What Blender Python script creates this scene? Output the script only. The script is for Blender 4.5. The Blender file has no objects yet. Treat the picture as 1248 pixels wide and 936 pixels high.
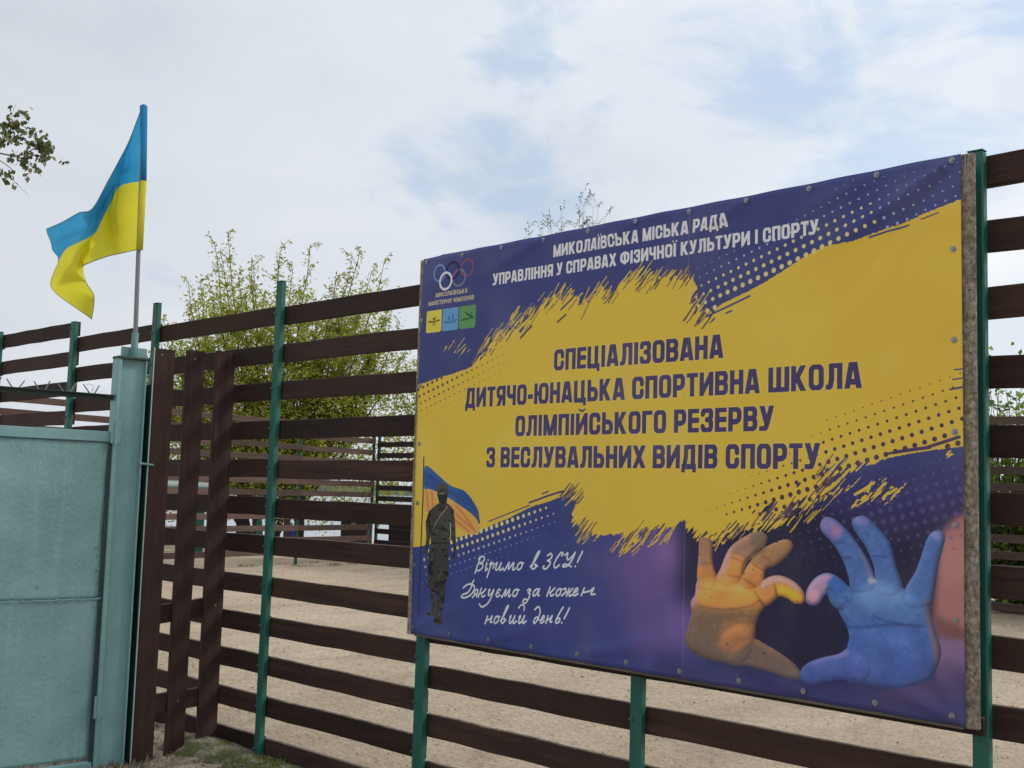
import bpy, bmesh, math, random
from mathutils import Vector, Matrix
import numpy as np
sc = bpy.context.scene
# ================================================================ camera
CAM = Vector((5.221, -3.525, 1.3986))
cd = bpy.data.cameras.new('camera'); co = bpy.data.objects.new('camera', cd); sc.collection.objects.link(co)
rt = Vector((0.71322, 0.70035, 0.02896)); dn = Vector((-0.04611, 0.08811, -0.99504)); fw = Vector((-0.69943, 0.70835, 0.09513))
m3 = Matrix((rt, -dn, -fw)).transposed()
co.matrix_world = Matrix.Translation(CAM) @ m3.to_4x4()
cd.sensor_width = 36; cd.lens = 40.457; cd.clip_start = .05; cd.clip_end = 4000
sc.camera = co
# ================================================================ light
SUN_AZ, SUN_EL = math.radians(38), math.radians(38)          # behind the fence, to the right, through thin cloud
wd = bpy.data.worlds.new('World'); sc.world = wd; wd.use_nodes = True
nt = wd.node_tree; nt.nodes.clear(); N = nt.nodes.new; L = nt.links.new
out = N('ShaderNodeOutputWorld'); bg = N('ShaderNodeBackground'); bg.inputs['Strength'].default_value = .1
L(bg.outputs[0], out.inputs[0])
sky = N('ShaderNodeTexSky'); sky.sky_type = 'NISHITA'; sky.sun_disc = False; sky.sun_elevation = SUN_EL; sky.sun_rotation = SUN_AZ
sky.air_density = 1.3; sky.dust_density = 1.5; sky.ozone_density = 1.5
tc = N('ShaderNodeTexCoord')
def wmap(scale, loc=(0, 0, 0)):
    mp = N('ShaderNodeMapping'); mp.inputs['Scale'].default_value = scale; mp.inputs['Location'].default_value = loc; L(tc.outputs['Generated'], mp.inputs[0]); return mp
def wnoise(mp, s, d, r, dist=0):
    n = N('ShaderNodeTexNoise'); n.inputs['Scale'].default_value = s; n.inputs['Detail'].default_value = d; n.inputs['Roughness'].default_value = r; n.inputs['Distortion'].default_value = dist
    L(mp.outputs[0], n.inputs['Vector']); return n
def wramp(src, stops):
    r = N('ShaderNodeValToRGB'); e = r.color_ramp.elements
    while len(e) < len(stops): e.new(.5)
    for k, (p, c) in enumerate(stops): e[k].position = p; e[k].color = (*c, 1)
    r.color_ramp.interpolation = 'EASE'; L(src, r.inputs[0]); return r
n1 = wnoise(wmap((1, 1, 2.6), (.3, .1, .2)), 2.2, 9, .52, .25)
n2 = wnoise(wmap((1, 1, 2.0), (2.2, .7, .4)), 6.4, 10, .56, .35)
cloud = wramp(n1.outputs['Fac'], [(.25, (5.9, 6.35, 7.0)), (.5, (6.9, 7.3, 7.9)), (.75, (8.5, 8.75, 9.0))])
# where the cloud sheet thins out enough to show blue
vd = N('ShaderNodeVectorMath'); vd.operation = 'DOT_PRODUCT'; vd.inputs[1].default_value = Vector((-.47, .80, .325)).normalized(); L(tc.outputs['Generated'], vd.inputs[0])
lean = N('ShaderNodeMapRange'); lean.inputs['From Min'].default_value = .925; lean.inputs['From Max'].default_value = 1.0; lean.inputs['To Min'].default_value = -.15; lean.inputs['To Max'].default_value = .072; L(vd.outputs['Value'], lean.inputs[0])
ad = N('ShaderNodeMath'); ad.operation = 'ADD'; L(n2.outputs['Fac'], ad.inputs[0]); L(lean.outputs[0], ad.inputs[1])
thin = wramp(ad.outputs[0], [(.47, (0, 0, 0)), (.66, (.52, .52, .52))])
mx = N('ShaderNodeMix'); mx.data_type = 'RGBA'; L(thin.outputs[0], mx.inputs['Factor']); L(cloud.outputs[0], mx.inputs['A'])
bl = N('ShaderNodeMix'); bl.data_type = 'RGBA'; bl.inputs['Factor'].default_value = .55; L(sky.outputs[0], bl.inputs['A']); bl.inputs['B'].default_value = (3.6, 5.9, 9.2, 1)
L(bl.outputs['Result'], mx.inputs['B'])
# the veil is brighter towards the hidden sun
sd = N('ShaderNodeVectorMath'); sd.operation = 'DOT_PRODUCT'; sd.inputs[1].default_value = (math.sin(SUN_AZ) * math.cos(SUN_EL), math.cos(SUN_AZ) * math.cos(SUN_EL), math.sin(SUN_EL)); L(tc.outputs['Generated'], sd.inputs[0])
gl = N('ShaderNodeMapRange'); gl.inputs['From Min'].default_value = -.2; gl.inputs['From Max'].default_value = 1; gl.inputs['To Min'].default_value = .93; gl.inputs['To Max'].default_value = 1.22; L(sd.outputs['Value'], gl.inputs[0])
sk = N('ShaderNodeVectorMath'); sk.operation = 'SCALE'; L(mx.outputs['Result'], sk.inputs[0]); L(gl.outputs[0], sk.inputs['Scale']); L(sk.outputs[0], bg.inputs['Color'])
sl = bpy.data.lights.new('sun', 'SUN'); sl.energy = 1.5; sl.angle = math.radians(12); sl.color = (1, .95, .87)
so = bpy.data.objects.new('sun', sl); sc.collection.objects.link(so)
so.rotation_euler = Vector((-math.sin(SUN_AZ) * math.cos(SUN_EL), -math.cos(SUN_AZ) * math.cos(SUN_EL), -math.sin(SUN_EL))).to_track_quat('-Z', 'Y').to_euler()
sc.view_settings.view_transform = 'Standard'; sc.view_settings.look = 'None'; sc.view_settings.exposure = .07; sc.view_settings.gamma = 1
sc.view_settings.use_curve_mapping = False
rnd = random.Random(11)
# ================================================================ helpers
col = sc.collection
def put(name, me, mats=None, parent=None, loc=(0, 0, 0), rot=(0, 0, 0)):
    o = bpy.data.objects.new(name, me); col.objects.link(o); o.location = loc; o.rotation_euler = rot
    if parent: o.parent = parent
    if me is not None and mats is not None and len(me.materials) == 0:
        for m in (mats if isinstance(mats, (list, tuple)) else [mats]): me.materials.append(m)
    return o
def tag(o, label=None, cat=None, group=None, kind=None):
    for k, v in (('label', label), ('category', cat), ('group', group), ('kind', kind)):
        if v: o[k] = v
    return o
def thing(name, loc=(0, 0, 0), rz=0, **k): o = put(name, None, None, None, loc, (0, 0, rz)); o.empty_display_size = .2; return tag(o, **k)
def mesh(name, V, F, smooth=False, uv=None):
    me = bpy.data.meshes.new(name); me.from_pydata([tuple(map(float, v)) for v in V], [], F); me.update()
    if smooth: me.polygons.foreach_set('use_smooth', [True] * len(me.polygons))
    return me
def fastmesh(name, V, quads):
    V = np.asarray(V, np.float32).reshape(-1, 3); Q = np.asarray(quads, np.int32); k = Q.shape[1]
    me = bpy.data.meshes.new(name); me.vertices.add(len(V)); me.vertices.foreach_set('co', V.ravel())
    me.loops.add(Q.size); me.loops.foreach_set('vertex_index', Q.ravel()); me.polygons.add(len(Q))
    me.polygons.foreach_set('loop_start', np.arange(0, Q.size, k, dtype=np.int32)); me.polygons.foreach_set('loop_total', np.full(len(Q), k, np.int32))
    me.update(calc_edges=True); me.validate(); return me
def cbox(x0, y0, z0, x1, y1, z1, c=.004):          # chamfered box -> verts, faces
    V = []; F = []
    xs, ys, zs = (x0, x1), (y0, y1), (z0, z1); c = min(c, abs(x1 - x0) * .3, abs(y1 - y0) * .3, abs(z1 - z0) * .3)
    idx = {}
    for i in (0, 1):
        for j in (0, 1):
            for k in (0, 1):
                p = (xs[i], ys[j], zs[k]); s = (1 - 2 * i, 1 - 2 * j, 1 - 2 * k)
                for a in range(3):                  # vertex lying in the face normal to axis a
                    q = [p[b] + (s[b] * c if b != a else 0) for b in range(3)]; idx[i, j, k, a] = len(V); V.append(q)
    f = lambda *q: F.append(tuple(idx[t] for t in q))
    for i in (0, 1): f(*[(i, *t, 0) for t in ((0, 0), (1, 0), (1, 1), (0, 1))][::1 if i else -1])
    for j in (0, 1): f(*[(t[0], j, t[1], 1) for t in ((0, 0), (0, 1), (1, 1), (1, 0))][::1 if j else -1])
    for k in (0, 1): f(*[(*t, k, 2) for t in ((0, 0), (1, 0), (1, 1), (0, 1))][::1 if k else -1])
    for a in range(3):                              # edge chamfers along axis a
        b, d = (a + 1) % 3, (a + 2) % 3
        for u in (0, 1):
            for v in (0, 1):
                def kk(w, face):
                    t = [0, 0, 0]; t[a] = w; t[b] = u; t[d] = v; return (*t, face)
                F.append(tuple(idx[t] for t in ((kk(0, b), kk(1, b), kk(1, d), kk(0, d)) if (u ^ v) else (kk(0, d), kk(1, d), kk(1, b), kk(0, b)))))
    for i in (0, 1):
        for j in (0, 1):
            for k in (0, 1):
                t = tuple(idx[i, j, k, a] for a in range(3)); F.append(t if (i + j + k) % 2 else t[::-1])
    return V, F
class MB:                                           # gathers pieces of ONE part
    def __init__(s): s.V = []; s.F = []
    def add(s, V, F): n = len(s.V); s.V += [tuple(v) for v in V]; s.F += [tuple(i + n for i in f) for f in F]; return s
    def box(s, *a, **k): return s.add(*cbox(*a, **k))
    def tube(s, pts, r, n=8, cap=True):
        pts = [Vector(p) for p in pts]; r = r if isinstance(r, (list, tuple)) else [r] * len(pts); base = len(s.V); ref = None
        for i, p in enumerate(pts):
            t = (pts[min(i + 1, len(pts) - 1)] - pts[max(i - 1, 0)]).normalized()
            if ref is None: ref = t.orthogonal().normalized()
            ref = (ref - t * ref.dot(t)).normalized(); b = t.cross(ref)
            for k in range(n):
                a = 2 * math.pi * k / n; s.V.append(tuple(p + (ref * math.cos(a) + b * math.sin(a)) * r[i]))
        for i in range(len(pts) - 1):
            for k in range(n): s.F.append((base + i * n + k, base + i * n + (k + 1) % n, base + (i + 1) * n + (k + 1) % n, base + (i + 1) * n + k))
        if cap: s.F.append(tuple(base + k for k in range(n))[::-1]); s.F.append(tuple(base + (len(pts) - 1) * n + k for k in range(n)))
        return s
    def go(s, name, mat, parent=None, smooth=False, loc=(0, 0, 0), rot=(0, 0, 0)): return put(name, mesh(name, s.V, s.F, smooth), mat, parent, loc, rot)
# ---------------------------------------------------------------- materials
class Mt:
    def __init__(s, name, rough=.6, metal=0.0, spec=.5):
        s.m = bpy.data.materials.new(name); s.m.use_nodes = True; s.t = s.m.node_tree; s.p = s.t.nodes['Principled BSDF']
        s.p.inputs['Roughness'].default_value = rough; s.p.inputs['Metallic'].default_value = metal; s.p.inputs['Specular IOR Level'].default_value = spec
        s.co = s.n('ShaderNodeTexCoord').outputs['Object']; s.oi = s.n('ShaderNodeObjectInfo')
    def n(s, k): return s.t.nodes.new(k)
    def l(s, a, b): s.t.links.new(a, b)
    def vec(s, scale=(1, 1, 1), rand=0, src=None):
        mp = s.n('ShaderNodeMapping'); mp.inputs['Scale'].default_value = scale; s.l(src or s.co, mp.inputs[0])
        if rand:
            c = s.n('ShaderNodeCombineXYZ'); mm_ = s.n('ShaderNodeMath'); mm_.operation = 'MULTIPLY'; mm_.inputs[1].default_value = rand; s.l(s.oi.outputs['Random'], mm_.inputs[0])
            for i in range(3): s.l(mm_.outputs[0], c.inputs[i])
            s.l(c.outputs[0], mp.inputs['Location'])
        return mp.outputs[0]
    def noise(s, v, scale, detail=4, rough=.55, dist=0):
        n = s.n('ShaderNodeTexNoise'); n.inputs['Scale'].default_value = scale; n.inputs['Detail'].default_value = detail; n.inputs['Roughness'].default_value = rough; n.inputs['Distortion'].default_value = dist
        s.l(v, n.inputs['Vector']); return n.outputs['Fac']
    def ramp(s, f, st, ease=False):
        r = s.n('ShaderNodeValToRGB'); e = r.color_ramp.elements
        while len(e) < len(st): e.new(.5)
        for k, (p, c) in enumerate(st): e[k].position = p; e[k].color = (*(c if isinstance(c, tuple) else (c, c, c)), 1)
        s.l(f, r.inputs[0]); return r.outputs[0]
    def mix(s, f, a, b, mode='MIX'):
        n = s.n('ShaderNodeMix'); n.data_type = 'RGBA'; n.blend_type = mode
        for q, nm in ((f, 'Factor'), (a, 'A'), (b, 'B')):
            if isinstance(q, (int, float)): n.inputs[nm].default_value = q
            elif isinstance(q, tuple): n.inputs[nm].default_value = (*q, 1)
            else: s.l(q, n.inputs[nm])
        return n.outputs['Result']
    def col(s, c): s.l(c, s.p.inputs['Base Color']); return s
    def bump(s, f, st=.3, d=.01):
        b = s.n('ShaderNodeBump'); b.inputs['Strength'].default_value = st; b.inputs['Distance'].default_value = d; s.l(f, b.inputs['Height'])
        if s.p.inputs['Normal'].is_linked: s.l(s.p.inputs['Normal'].links[0].from_socket, b.inputs['Normal'])
        s.l(b.outputs[0], s.p.inputs['Normal']); return s
    def rough(s, f): s.l(f, s.p.inputs['Roughness']); return s
def wood(name, dark, mid, light, axis=0, rough=.62, wear=.5):
    w = Mt(name, rough, spec=.22); sc_ = [22, 22, 22]; sc_[axis] = 1.3
    v = w.vec(tuple(sc_), 37); g = w.noise(v, 1.6, 6, .6, .6)
    c = w.ramp(g, [(.3, dark), (.55, mid), (.78, light)])
    v2 = w.vec((1, 1, 1), 19); k = w.noise(v2, 2.2, 5, .6); c = w.mix(w.ramp(k, [(.35, .0), (.75, .55)]), c, tuple(x * 1.35 for x in mid))
    tone = w.ramp(w.oi.outputs['Random'], [(0, .68), (.5, 1.), (1, 1.42)]); c = w.mix(1.0, c, tone, 'MULTIPLY')
    sc2 = [90, 90, 90]; sc2[axis] = 5; sp = w.noise(w.vec(tuple(sc2), 11), 1.2, 3, .7)
    c = w.mix(w.ramp(sp, [(.66, .0), (.8, wear)]), c, tuple(min(1, x * 2.6 + .03) for x in light))
    gn = w.n('ShaderNodeNewGeometry'); sx = w.n('ShaderNodeSeparateXYZ'); w.l(gn.outputs['Normal'], sx.inputs[0]); dz = w.noise(w.vec((3, 3, 3), 7), 6, 4, .7)
    mu = w.n('ShaderNodeMath'); mu.operation = 'MULTIPLY'; w.l(w.ramp(sx.outputs['Z'], [(.6, .0), (.95, .8)]), mu.inputs[0]); w.l(w.ramp(dz, [(.35, .15), (.6, 1.)]), mu.inputs[1]); c = w.mix(mu.outputs[0], c, (.21, .175, .14))
    w.col(c).bump(g, .35, .004).bump(sp, .25, .002); w.rough(w.ramp(g, [(.3, rough - .08), (.7, rough + .14)])); return w.m
M = {}
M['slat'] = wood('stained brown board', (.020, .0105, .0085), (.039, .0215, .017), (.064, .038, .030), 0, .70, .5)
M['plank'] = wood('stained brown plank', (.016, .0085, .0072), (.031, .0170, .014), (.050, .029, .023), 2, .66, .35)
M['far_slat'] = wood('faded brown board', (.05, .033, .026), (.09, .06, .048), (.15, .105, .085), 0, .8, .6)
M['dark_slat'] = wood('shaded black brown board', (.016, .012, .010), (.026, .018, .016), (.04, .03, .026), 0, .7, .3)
M['batten_h'] = wood('weathered grey timber', (.12, .10, .08), (.22, .19, .155), (.34, .30, .25), 0, .85, .6)
M['batten_v'] = wood('weathered grey timber upright', (.14, .12, .10), (.24, .21, .175), (.34, .31, .26), 2, .85, .8)
w = Mt('chipped particle board', .92, spec=.15); a = w.noise(w.vec((1, 1, .8)), 75, 5, .8); c = w.ramp(a, [(.32, (.07, .05, .038)), (.47, (.25, .205, .16)), (.66, (.50, .45, .375))])
b = w.noise(w.vec((1, 1, .6)), 22, 4, .6); c = w.mix(w.ramp(b, [(.38, .55), (.55, .0)]), c, (.15, .115, .085)); w.col(c).bump(a, .8, .004); M['chip'] = w.m
def paint(name, c0, c1, rough=.42, peel=.3, rust=0.0, streak=.5, fine=130):
    w = Mt(name, rough); n = w.noise(w.vec((1.6, 1.6, .35), 5), 3, 5, .6); c = w.ramp(n, [(.3, c0), (.7, c1)])
    b = w.noise(w.vec((1, 1, 1), 3), 1.3, 4, .6); c = w.mix(w.ramp(b, [(.4, .0), (.75, streak)]), c, tuple(x * .72 for x in c0))
    s2 = w.noise(w.vec((26, 26, 1.2), 4), 1, 4, .65); c = w.mix(w.ramp(s2, [(.56, .0), (.8, .4)]), c, tuple(min(1, x * 1.35 + .02) for x in c1))
    if rust:
        r = w.noise(w.vec((1, 1, 1), 9), 14, 6, .7); c = w.mix(w.ramp(r, [(.68, .0), (.74, rust)]), c, (.10, .045, .02))
    o = w.noise(w.vec((1, 1, .6), 2), fine, 3, .5); o2 = w.noise(w.vec((1, 1, 1), 2), 7, 3, .5)
    w.col(c).bump(o2, .4, .02).bump(o, peel, .0048 if fine < 100 else .003); w.rough(w.ramp(o, [(.3, rough - .08), (.7, rough + .16)])); return w.m
M['gate'] = paint('pale teal gate paint', (.18, .335, .345), (.235, .41, .41), .45, 1.0, .25, .6, 75)
M['gate2'] = paint('pale teal frame paint', (.165, .32, .33), (.22, .395, .395), .42, .35, .15, .5)
M['gate_edge'] = paint('worn pale teal edge', (.34, .46, .44), (.45, .56, .53), .5, .3, .2, .3)
M['dark_bar'] = paint('dark teal bar paint', (.02, .04, .038), (.035, .065, .06), .5, .3, .4, .4)
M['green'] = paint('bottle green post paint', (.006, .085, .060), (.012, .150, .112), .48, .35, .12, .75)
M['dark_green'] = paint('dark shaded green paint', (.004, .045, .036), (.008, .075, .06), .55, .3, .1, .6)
M['socket'] = paint('dull green socket paint', (.07, .17, .155), (.11, .23, .21), .5, .3, .2, .5)
M['pipe'] = paint('grey pipe paint', (.13, .14, .145), (.22, .23, .235), .4, .2, .2, .3)
w = Mt('zinc screw', .35, .9); w.col(w.ramp(w.noise(w.vec(), 300), [(.3, (.2, .2, .2)), (.7, (.42, .42, .43))])); M['zinc'] = w.m
w = Mt('dark bolt', .45, .8); w.col(w.ramp(w.noise(w.vec(), 200), [(.3, (.10, .12, .11)), (.7, (.28, .3, .29))])); M['bolt'] = w.m
# ================================================================ ground, water
def gh(x, y):                                        # height of the land
    h = .045 * math.sin(x * .31 + 1) * math.sin(y * .27) * min(1, max(0, y * .3)) + .03 * min(1, max(0, (y - 1) / 9))
    h -= .075 * min(1, max(0, (-y - .03) / .45)) * (1 if x < 1 else max(0, 1 - (x - 1) / 2))
    out_ = max(0, -21 - x, (y - 16.5) if x < 6 else (y - 60), abs(x) - 160, y - 200)
    if x < 30 and y > 0: h -= 1.9 * min(1, out_ / 5) ** 1.0
    if x < -21: h = min(h, -1.9 * min(1, out_ / 5))
    return h
xs = sorted(set([-3000, -1500, -700, -300, -150, -80, -50, -35] + [round(-30 + .5 * i, 3) for i in range(30)] + [round(-15 + .25 * i, 3) for i in range(42)] + [round(-4.5 + .06 * i, 3) for i in range(100)] + [round(1.5 + .25 * i, 3) for i in range(26)] + [8 + i for i in range(14)] + [30, 60, 150, 400, 1000, 3000]))
ys = sorted(set([-3000, -1000, -300, -100, -40, -20, -10, -7] + [round(-5 + .25 * i, 3) for i in range(16)] + [round(-1 + .06 * i, 3) for i in range(34)] + [round(1.05 + .3 * i, 3) for i in range(40)] + [13 + .5 * i for i in range(20)] + [24, 28, 35, 60, 150, 400, 1000, 3000]))
nx, ny = len(xs), len(ys); gr = random.Random(3)
V = [(x, y, gh(x, y) + (gr.uniform(-.008, .008) if -8 < x < 6 and -3 < y < 14 else 0)) for y in ys for x in xs]
F = [(j * nx + i, j * nx + i + 1, (j + 1) * nx + i + 1, (j + 1) * nx + i) for j in range(ny - 1) for i in range(nx - 1)]
w = Mt('pale packed sand', .92, spec=.2)
a = w.noise(w.vec((1, 1, 1)), .8, 6, .6); c = w.ramp(a, [(.3, (.48, .375, .262)), (.5, (.59, .475, .338)), (.72, (.67, .55, .405))])
b = w.noise(w.vec((1, 1, 1)), 55, 6, .75); c = w.mix(w.ramp(b, [(.32, .7), (.47, .0)]), c, (.24, .19, .14)); b4 = w.noise(w.vec((1, .5, 1)), 1.6, 5, .65, .6); c = w.mix(w.ramp(b4, [(.48, .0), (.64, .5)]), c, (.36, .285, .205))
b2 = w.noise(w.vec((1, 1, 1)), 16, 5, .7, .4); c = w.mix(w.ramp(b2, [(.56, .0), (.74, .6)]), c, (.64, .56, .45))
b3 = w.noise(w.vec((1, 1, 1)), 5, 6, .75, .8); c = w.mix(w.ramp(b3, [(.55, .0), (.66, .5)]), c, (.33, .265, .195)); b5 = w.noise(w.vec((1, 1, 1)), 30, 6, .8, .5); c = w.mix(w.ramp(b5, [(.38, .75), (.50, .0)]), c, (.29, .23, .165)); c = w.mix(w.ramp(b5, [(.56, .0), (.66, .5)]), c, (.70, .62, .50))
sp = w.n('ShaderNodeTexVoronoi'); sp.inputs['Scale'].default_value = 26; w.l(w.vec(), sp.inputs['Vector']); c = w.mix(w.ramp(sp.outputs['Distance'], [(.06, .8), (.12, .0)]), c, (.13, .10, .075))
w.col(c).bump(b3, .7, .03).bump(b2, .7, .016).bump(b5, .9, .012).bump(b, .8, .008)
g_ = put('ground', mesh('ground', V, F, True), w.m); tag(g_, kind='structure')
w = Mt('pale river water', .12, spec=.5); w.p.inputs['Base Color'].default_value = (.10, .13, .14, 1)
w.bump(w.noise(w.vec((1, 1, 1)), 1.5, 5, .6), .25, .05); wa = put('water', mesh('water', [(-3000, -3000, -1.05), (3000, -3000, -1.05), (3000, 3000, -1.05), (-3000, 3000, -1.05)], [(0, 1, 2, 3)]), w.m); tag(wa, kind='structure')
V = []; F = []; K = 90
for i in range(K + 1):
    a_ = math.radians(100 + i * 110 / K) ; hh_ = 2.2 + 1.8 * abs(math.sin(i * .7) * math.sin(i * 1.9)) + rnd.uniform(0, .8)
    for r_, z_ in ((620, -1.2), (640, hh_), (700, hh_ + .8), (760, -1.2)): V.append((r_ * math.cos(a_), r_ * math.sin(a_), z_))
for i in range(K):
    for k in range(3): F.append((i * 4 + k, i * 4 + k + 1, i * 4 + k + 5, i * 4 + k + 4))
w = Mt('hazy far bank green', .9); w.col(w.ramp(w.noise(w.vec(), .05, 5), [(.3, (.05, .07, .05)), (.7, (.09, .11, .07))]))
tag(put('far_bank', mesh('far_bank', V, F, True), w.m), kind='structure')
# ================================================================ front fence
slat_cache = {}
def slat_mesh(Ln, hgt=.1, th=.026, v=0, key='slat'):
    k = (key, round(Ln, 3), hgt, th, v)
    if k in slat_cache: return slat_cache[k]
    r = random.Random(hash((round(Ln, 3), v)) & 0xffff); n = 7; V = []; F = []
    for i in range(n):
        x = Ln * i / (n - 1); dz = r.uniform(-.0022, .0022); dt = r.uniform(-.002, .002); c = .003
        for y, z in ((0, c), (0, hgt - c), (c, hgt), (th - c, hgt), (th, hgt - c), (th, c), (th - c, 0), (c, 0)): V.append((x, y + dt, z + dz))
    for i in range(n - 1):
        for q in range(8): F.append((i * 8 + q, i * 8 + (q + 1) % 8, (i + 1) * 8 + (q + 1) % 8, (i + 1) * 8 + q)[::-1])
    F.append(tuple(range(8))); F.append(tuple((n - 1) * 8 + q for q in range(8))[::-1])
    slat_cache[k] = mesh(key, V, F); return slat_cache[k]
fence = thing('slat_fence', (0, 0, 0), label='tall brown horizontal board fence on green steel posts carrying the banner', cat='fence')
posts = [(-5.06, .05, 2.53), (-3.80, .05, 2.53), (-2.503, .06, 2.50), (-1.352, .055, 2.52), (.002, .05, 2.51), (1.271, .062, 2.44), (2.502, .055, 2.44), (3.798, .05, 2.505), (5.08, .05, 2.52), (6.36, .05, 2.52)]
bm_bolt = MB().tube([(0, 0, 0), (0, -.006, 0)], .0075, 6).tube([(0, -.006, 0), (0, -.013, 0)], .004, 6); bolt_me = mesh('bolt', bm_bolt.V, bm_bolt.F); bolt_me.materials.append(M['bolt'])
post_o = []
for (xr, wd_, zt) in posts:
    b = MB().box(-wd_, -.036, -.3, 0, -.0015, zt, c=.005).box(-wd_ - .0, -.0362, zt, 0, -.0014, zt + .004, c=.001)
    p = b.go('post', M['green'], fence, loc=(xr, 0, 0)); post_o.append(p)
spans = []
for i in range(len(posts) - 1):
    x0, x1 = posts[i][0] - .02, posts[i + 1][0] - .03
    top, st = [(2.50, .208), (2.51, .208), (2.39, .2075), (2.385, .2085), (2.383, .2088), (2.497, .2093), (2.497, .2093), (2.498, .2112), (2.50, .211)][i]
    spans.append((x0, x1, top, st))
    for k in range(12):
        z = top - k * st - .1
        v = rnd.randrange(3); y = 0 if i % 2 == 0 else .0
        o = put('slat', slat_mesh(x1 - x0 - .004, .1, .026, v), M['slat'], fence, (x0 + .002, y + rnd.uniform(0, .002), z + rnd.uniform(-.006, .006)), (rnd.uniform(-.02, .02), rnd.uniform(-.004, .004), 0))
        for s_ in (0, 1):
            if s_ == 0 and i > 0: continue
            pi = i + s_
            b = put('bolt', bolt_me, None, post_o[pi], (-posts[pi][1] + .012, -.036, z + .05 + rnd.uniform(-.008, .008)))
# ================================================================ billboard
BA = Vector((1.24, -.06, 0)); byaw = math.radians(-1.3666)
bb = thing('billboard', (1.24, -.06, 2.475), byaw, label='large yellow and blue printed banner stretched on a timber frame fixed to the fence', cat='billboard')
def bz(t): return -t / 1000.0
for nm, b_, mt in (('batten', (-.072, .002, -1.722, -.022, .040, .001), 'chip'), ('batten', (2.518, .004, -1.722, 2.564, .022, .002), 'chip'),
                   ('batten', (-.021, .003, -1.727, 2.517, .040, -1.675), 'batten_h'), ('batten', (-.021, .003, -.06, 2.517, .040, -.004), 'batten_h'), ('batten', (1.24, .004, -1.674, 1.29, .038, -.061), 'batten_v')):
    MB().box(*b_, c=.004).go(nm, M[mt], bb)
MB().box(2.49, .0225, -1.70, 2.535, .075, -.02, c=.003).go('packing_strip', M['dark_slat'], bb)
MB().box(-.02, .041, -1.744, 2.56, .0585, -1.69, c=.003).go('back_rail', M['dark_slat'], bb)
MB().box(2.540, -.004, -.045, 2.543, .001, -.004, c=.0005).go('loose_edge', M['zinc'], bb)
# banner cloth with shallow folds
NX, NY = 150, 100; V = []; uvs = []
screws = [(-.0207 + .2515 * i, 1.688) for i in range(11)] + [(-.0107 + .2515 * i, .016) for i in range(11)] + [(2.505, .293 + .2795 * k) for k in range(5)] + [(-.024, .290), (-.020, .592), (-.012, .86), (-.012, 1.13), (-.02, 1.41)]
S_ = np.array(screws); frnd = np.random.RandomState(5)
uu, vv = np.meshgrid(np.linspace(-.035, 2.53, NX + 1), np.linspace(0, 1.715, NY + 1))
dsp = .0035 * np.sin(uu * 2.3 + .6) * np.sin(vv * 2.1 + .4) + .002 * np.sin(uu * 6 + 3 * vv)
edge_b = np.exp(-((1.70 - vv) / .16) ** 2); edge_t = np.exp(-(vv / .14) ** 2)
dsp += edge_b * .0065 * (np.cos((uu + .0207) / .2515 * 2 * math.pi) * -1 + .2 * np.sin(uu * 31)) * .7 + edge_t * .004 * -np.cos((uu + .0107) / .2515 * 2 * math.pi) * .8
def fold(ax, ay, bx, by, wdt, amp):
    dx, dy = bx - ax, by - ay; Ln = math.hypot(dx, dy); t = ((uu - ax) * dx + (vv - ay) * dy) / Ln ** 2; d = ((uu - ax) * dy - (vv - ay) * dx) / Ln
    w_ = wdt * (.25 + np.clip(t, 0, 1)); return amp * np.exp(-(d / w_) ** 2) * np.clip(1.05 - t, 0, 1) ** .7 * (t > -.02) * np.clip(t * 12 + .3, 0, 1)
FA = 2.1
for q in ((2.51, .02, 2.02, .26, .03, .012), (2.51, .02, 2.12, .42, .026, -.007), (1.75, .02, 1.5, .12, .022, .007), (2.26, .02, 1.95, .10, .02, .006), (.735, .015, .35, .13, .03, .006), (-.03, 1.70, .35, 1.55, .03, .007), (.49, 1.69, .8, 1.6, .03, .006),
          (1.0, 1.69, 1.45, 1.58, .03, .006), (2.51, 1.70, 2.2, 1.6, .03, .009), (2.51, 1.70, 2.38, 1.4, .03, .006), (2.0, 1.69, 1.6, 1.62, .022, .006), (1.25, .015, 1.0, .1, .02, .005)): dsp += fold(*q[:5], q[5] * FA)
dsp = np.clip(dsp, -.007, .036) + .0085
V = np.stack([uu, -dsp, -vv], -1).reshape(-1, 3)
F = [(j * (NX + 1) + i, (j + 1) * (NX + 1) + i, (j + 1) * (NX + 1) + i + 1, j * (NX + 1) + i + 1) for j in range(NY) for i in range(NX)]
bme = mesh('banner', V, F, True)
uvl = bme.uv_layers.new(name='UVMap'); li = np.zeros(len(bme.loops), np.int32); bme.loops.foreach_get('vertex_index', li)
U = np.stack([(uu.ravel() + .035) / 2.565, 1 - vv.ravel() / 1.715], -1)[li]; uvl.data.foreach_set('uv', U.astype(np.float32).ravel())
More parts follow.
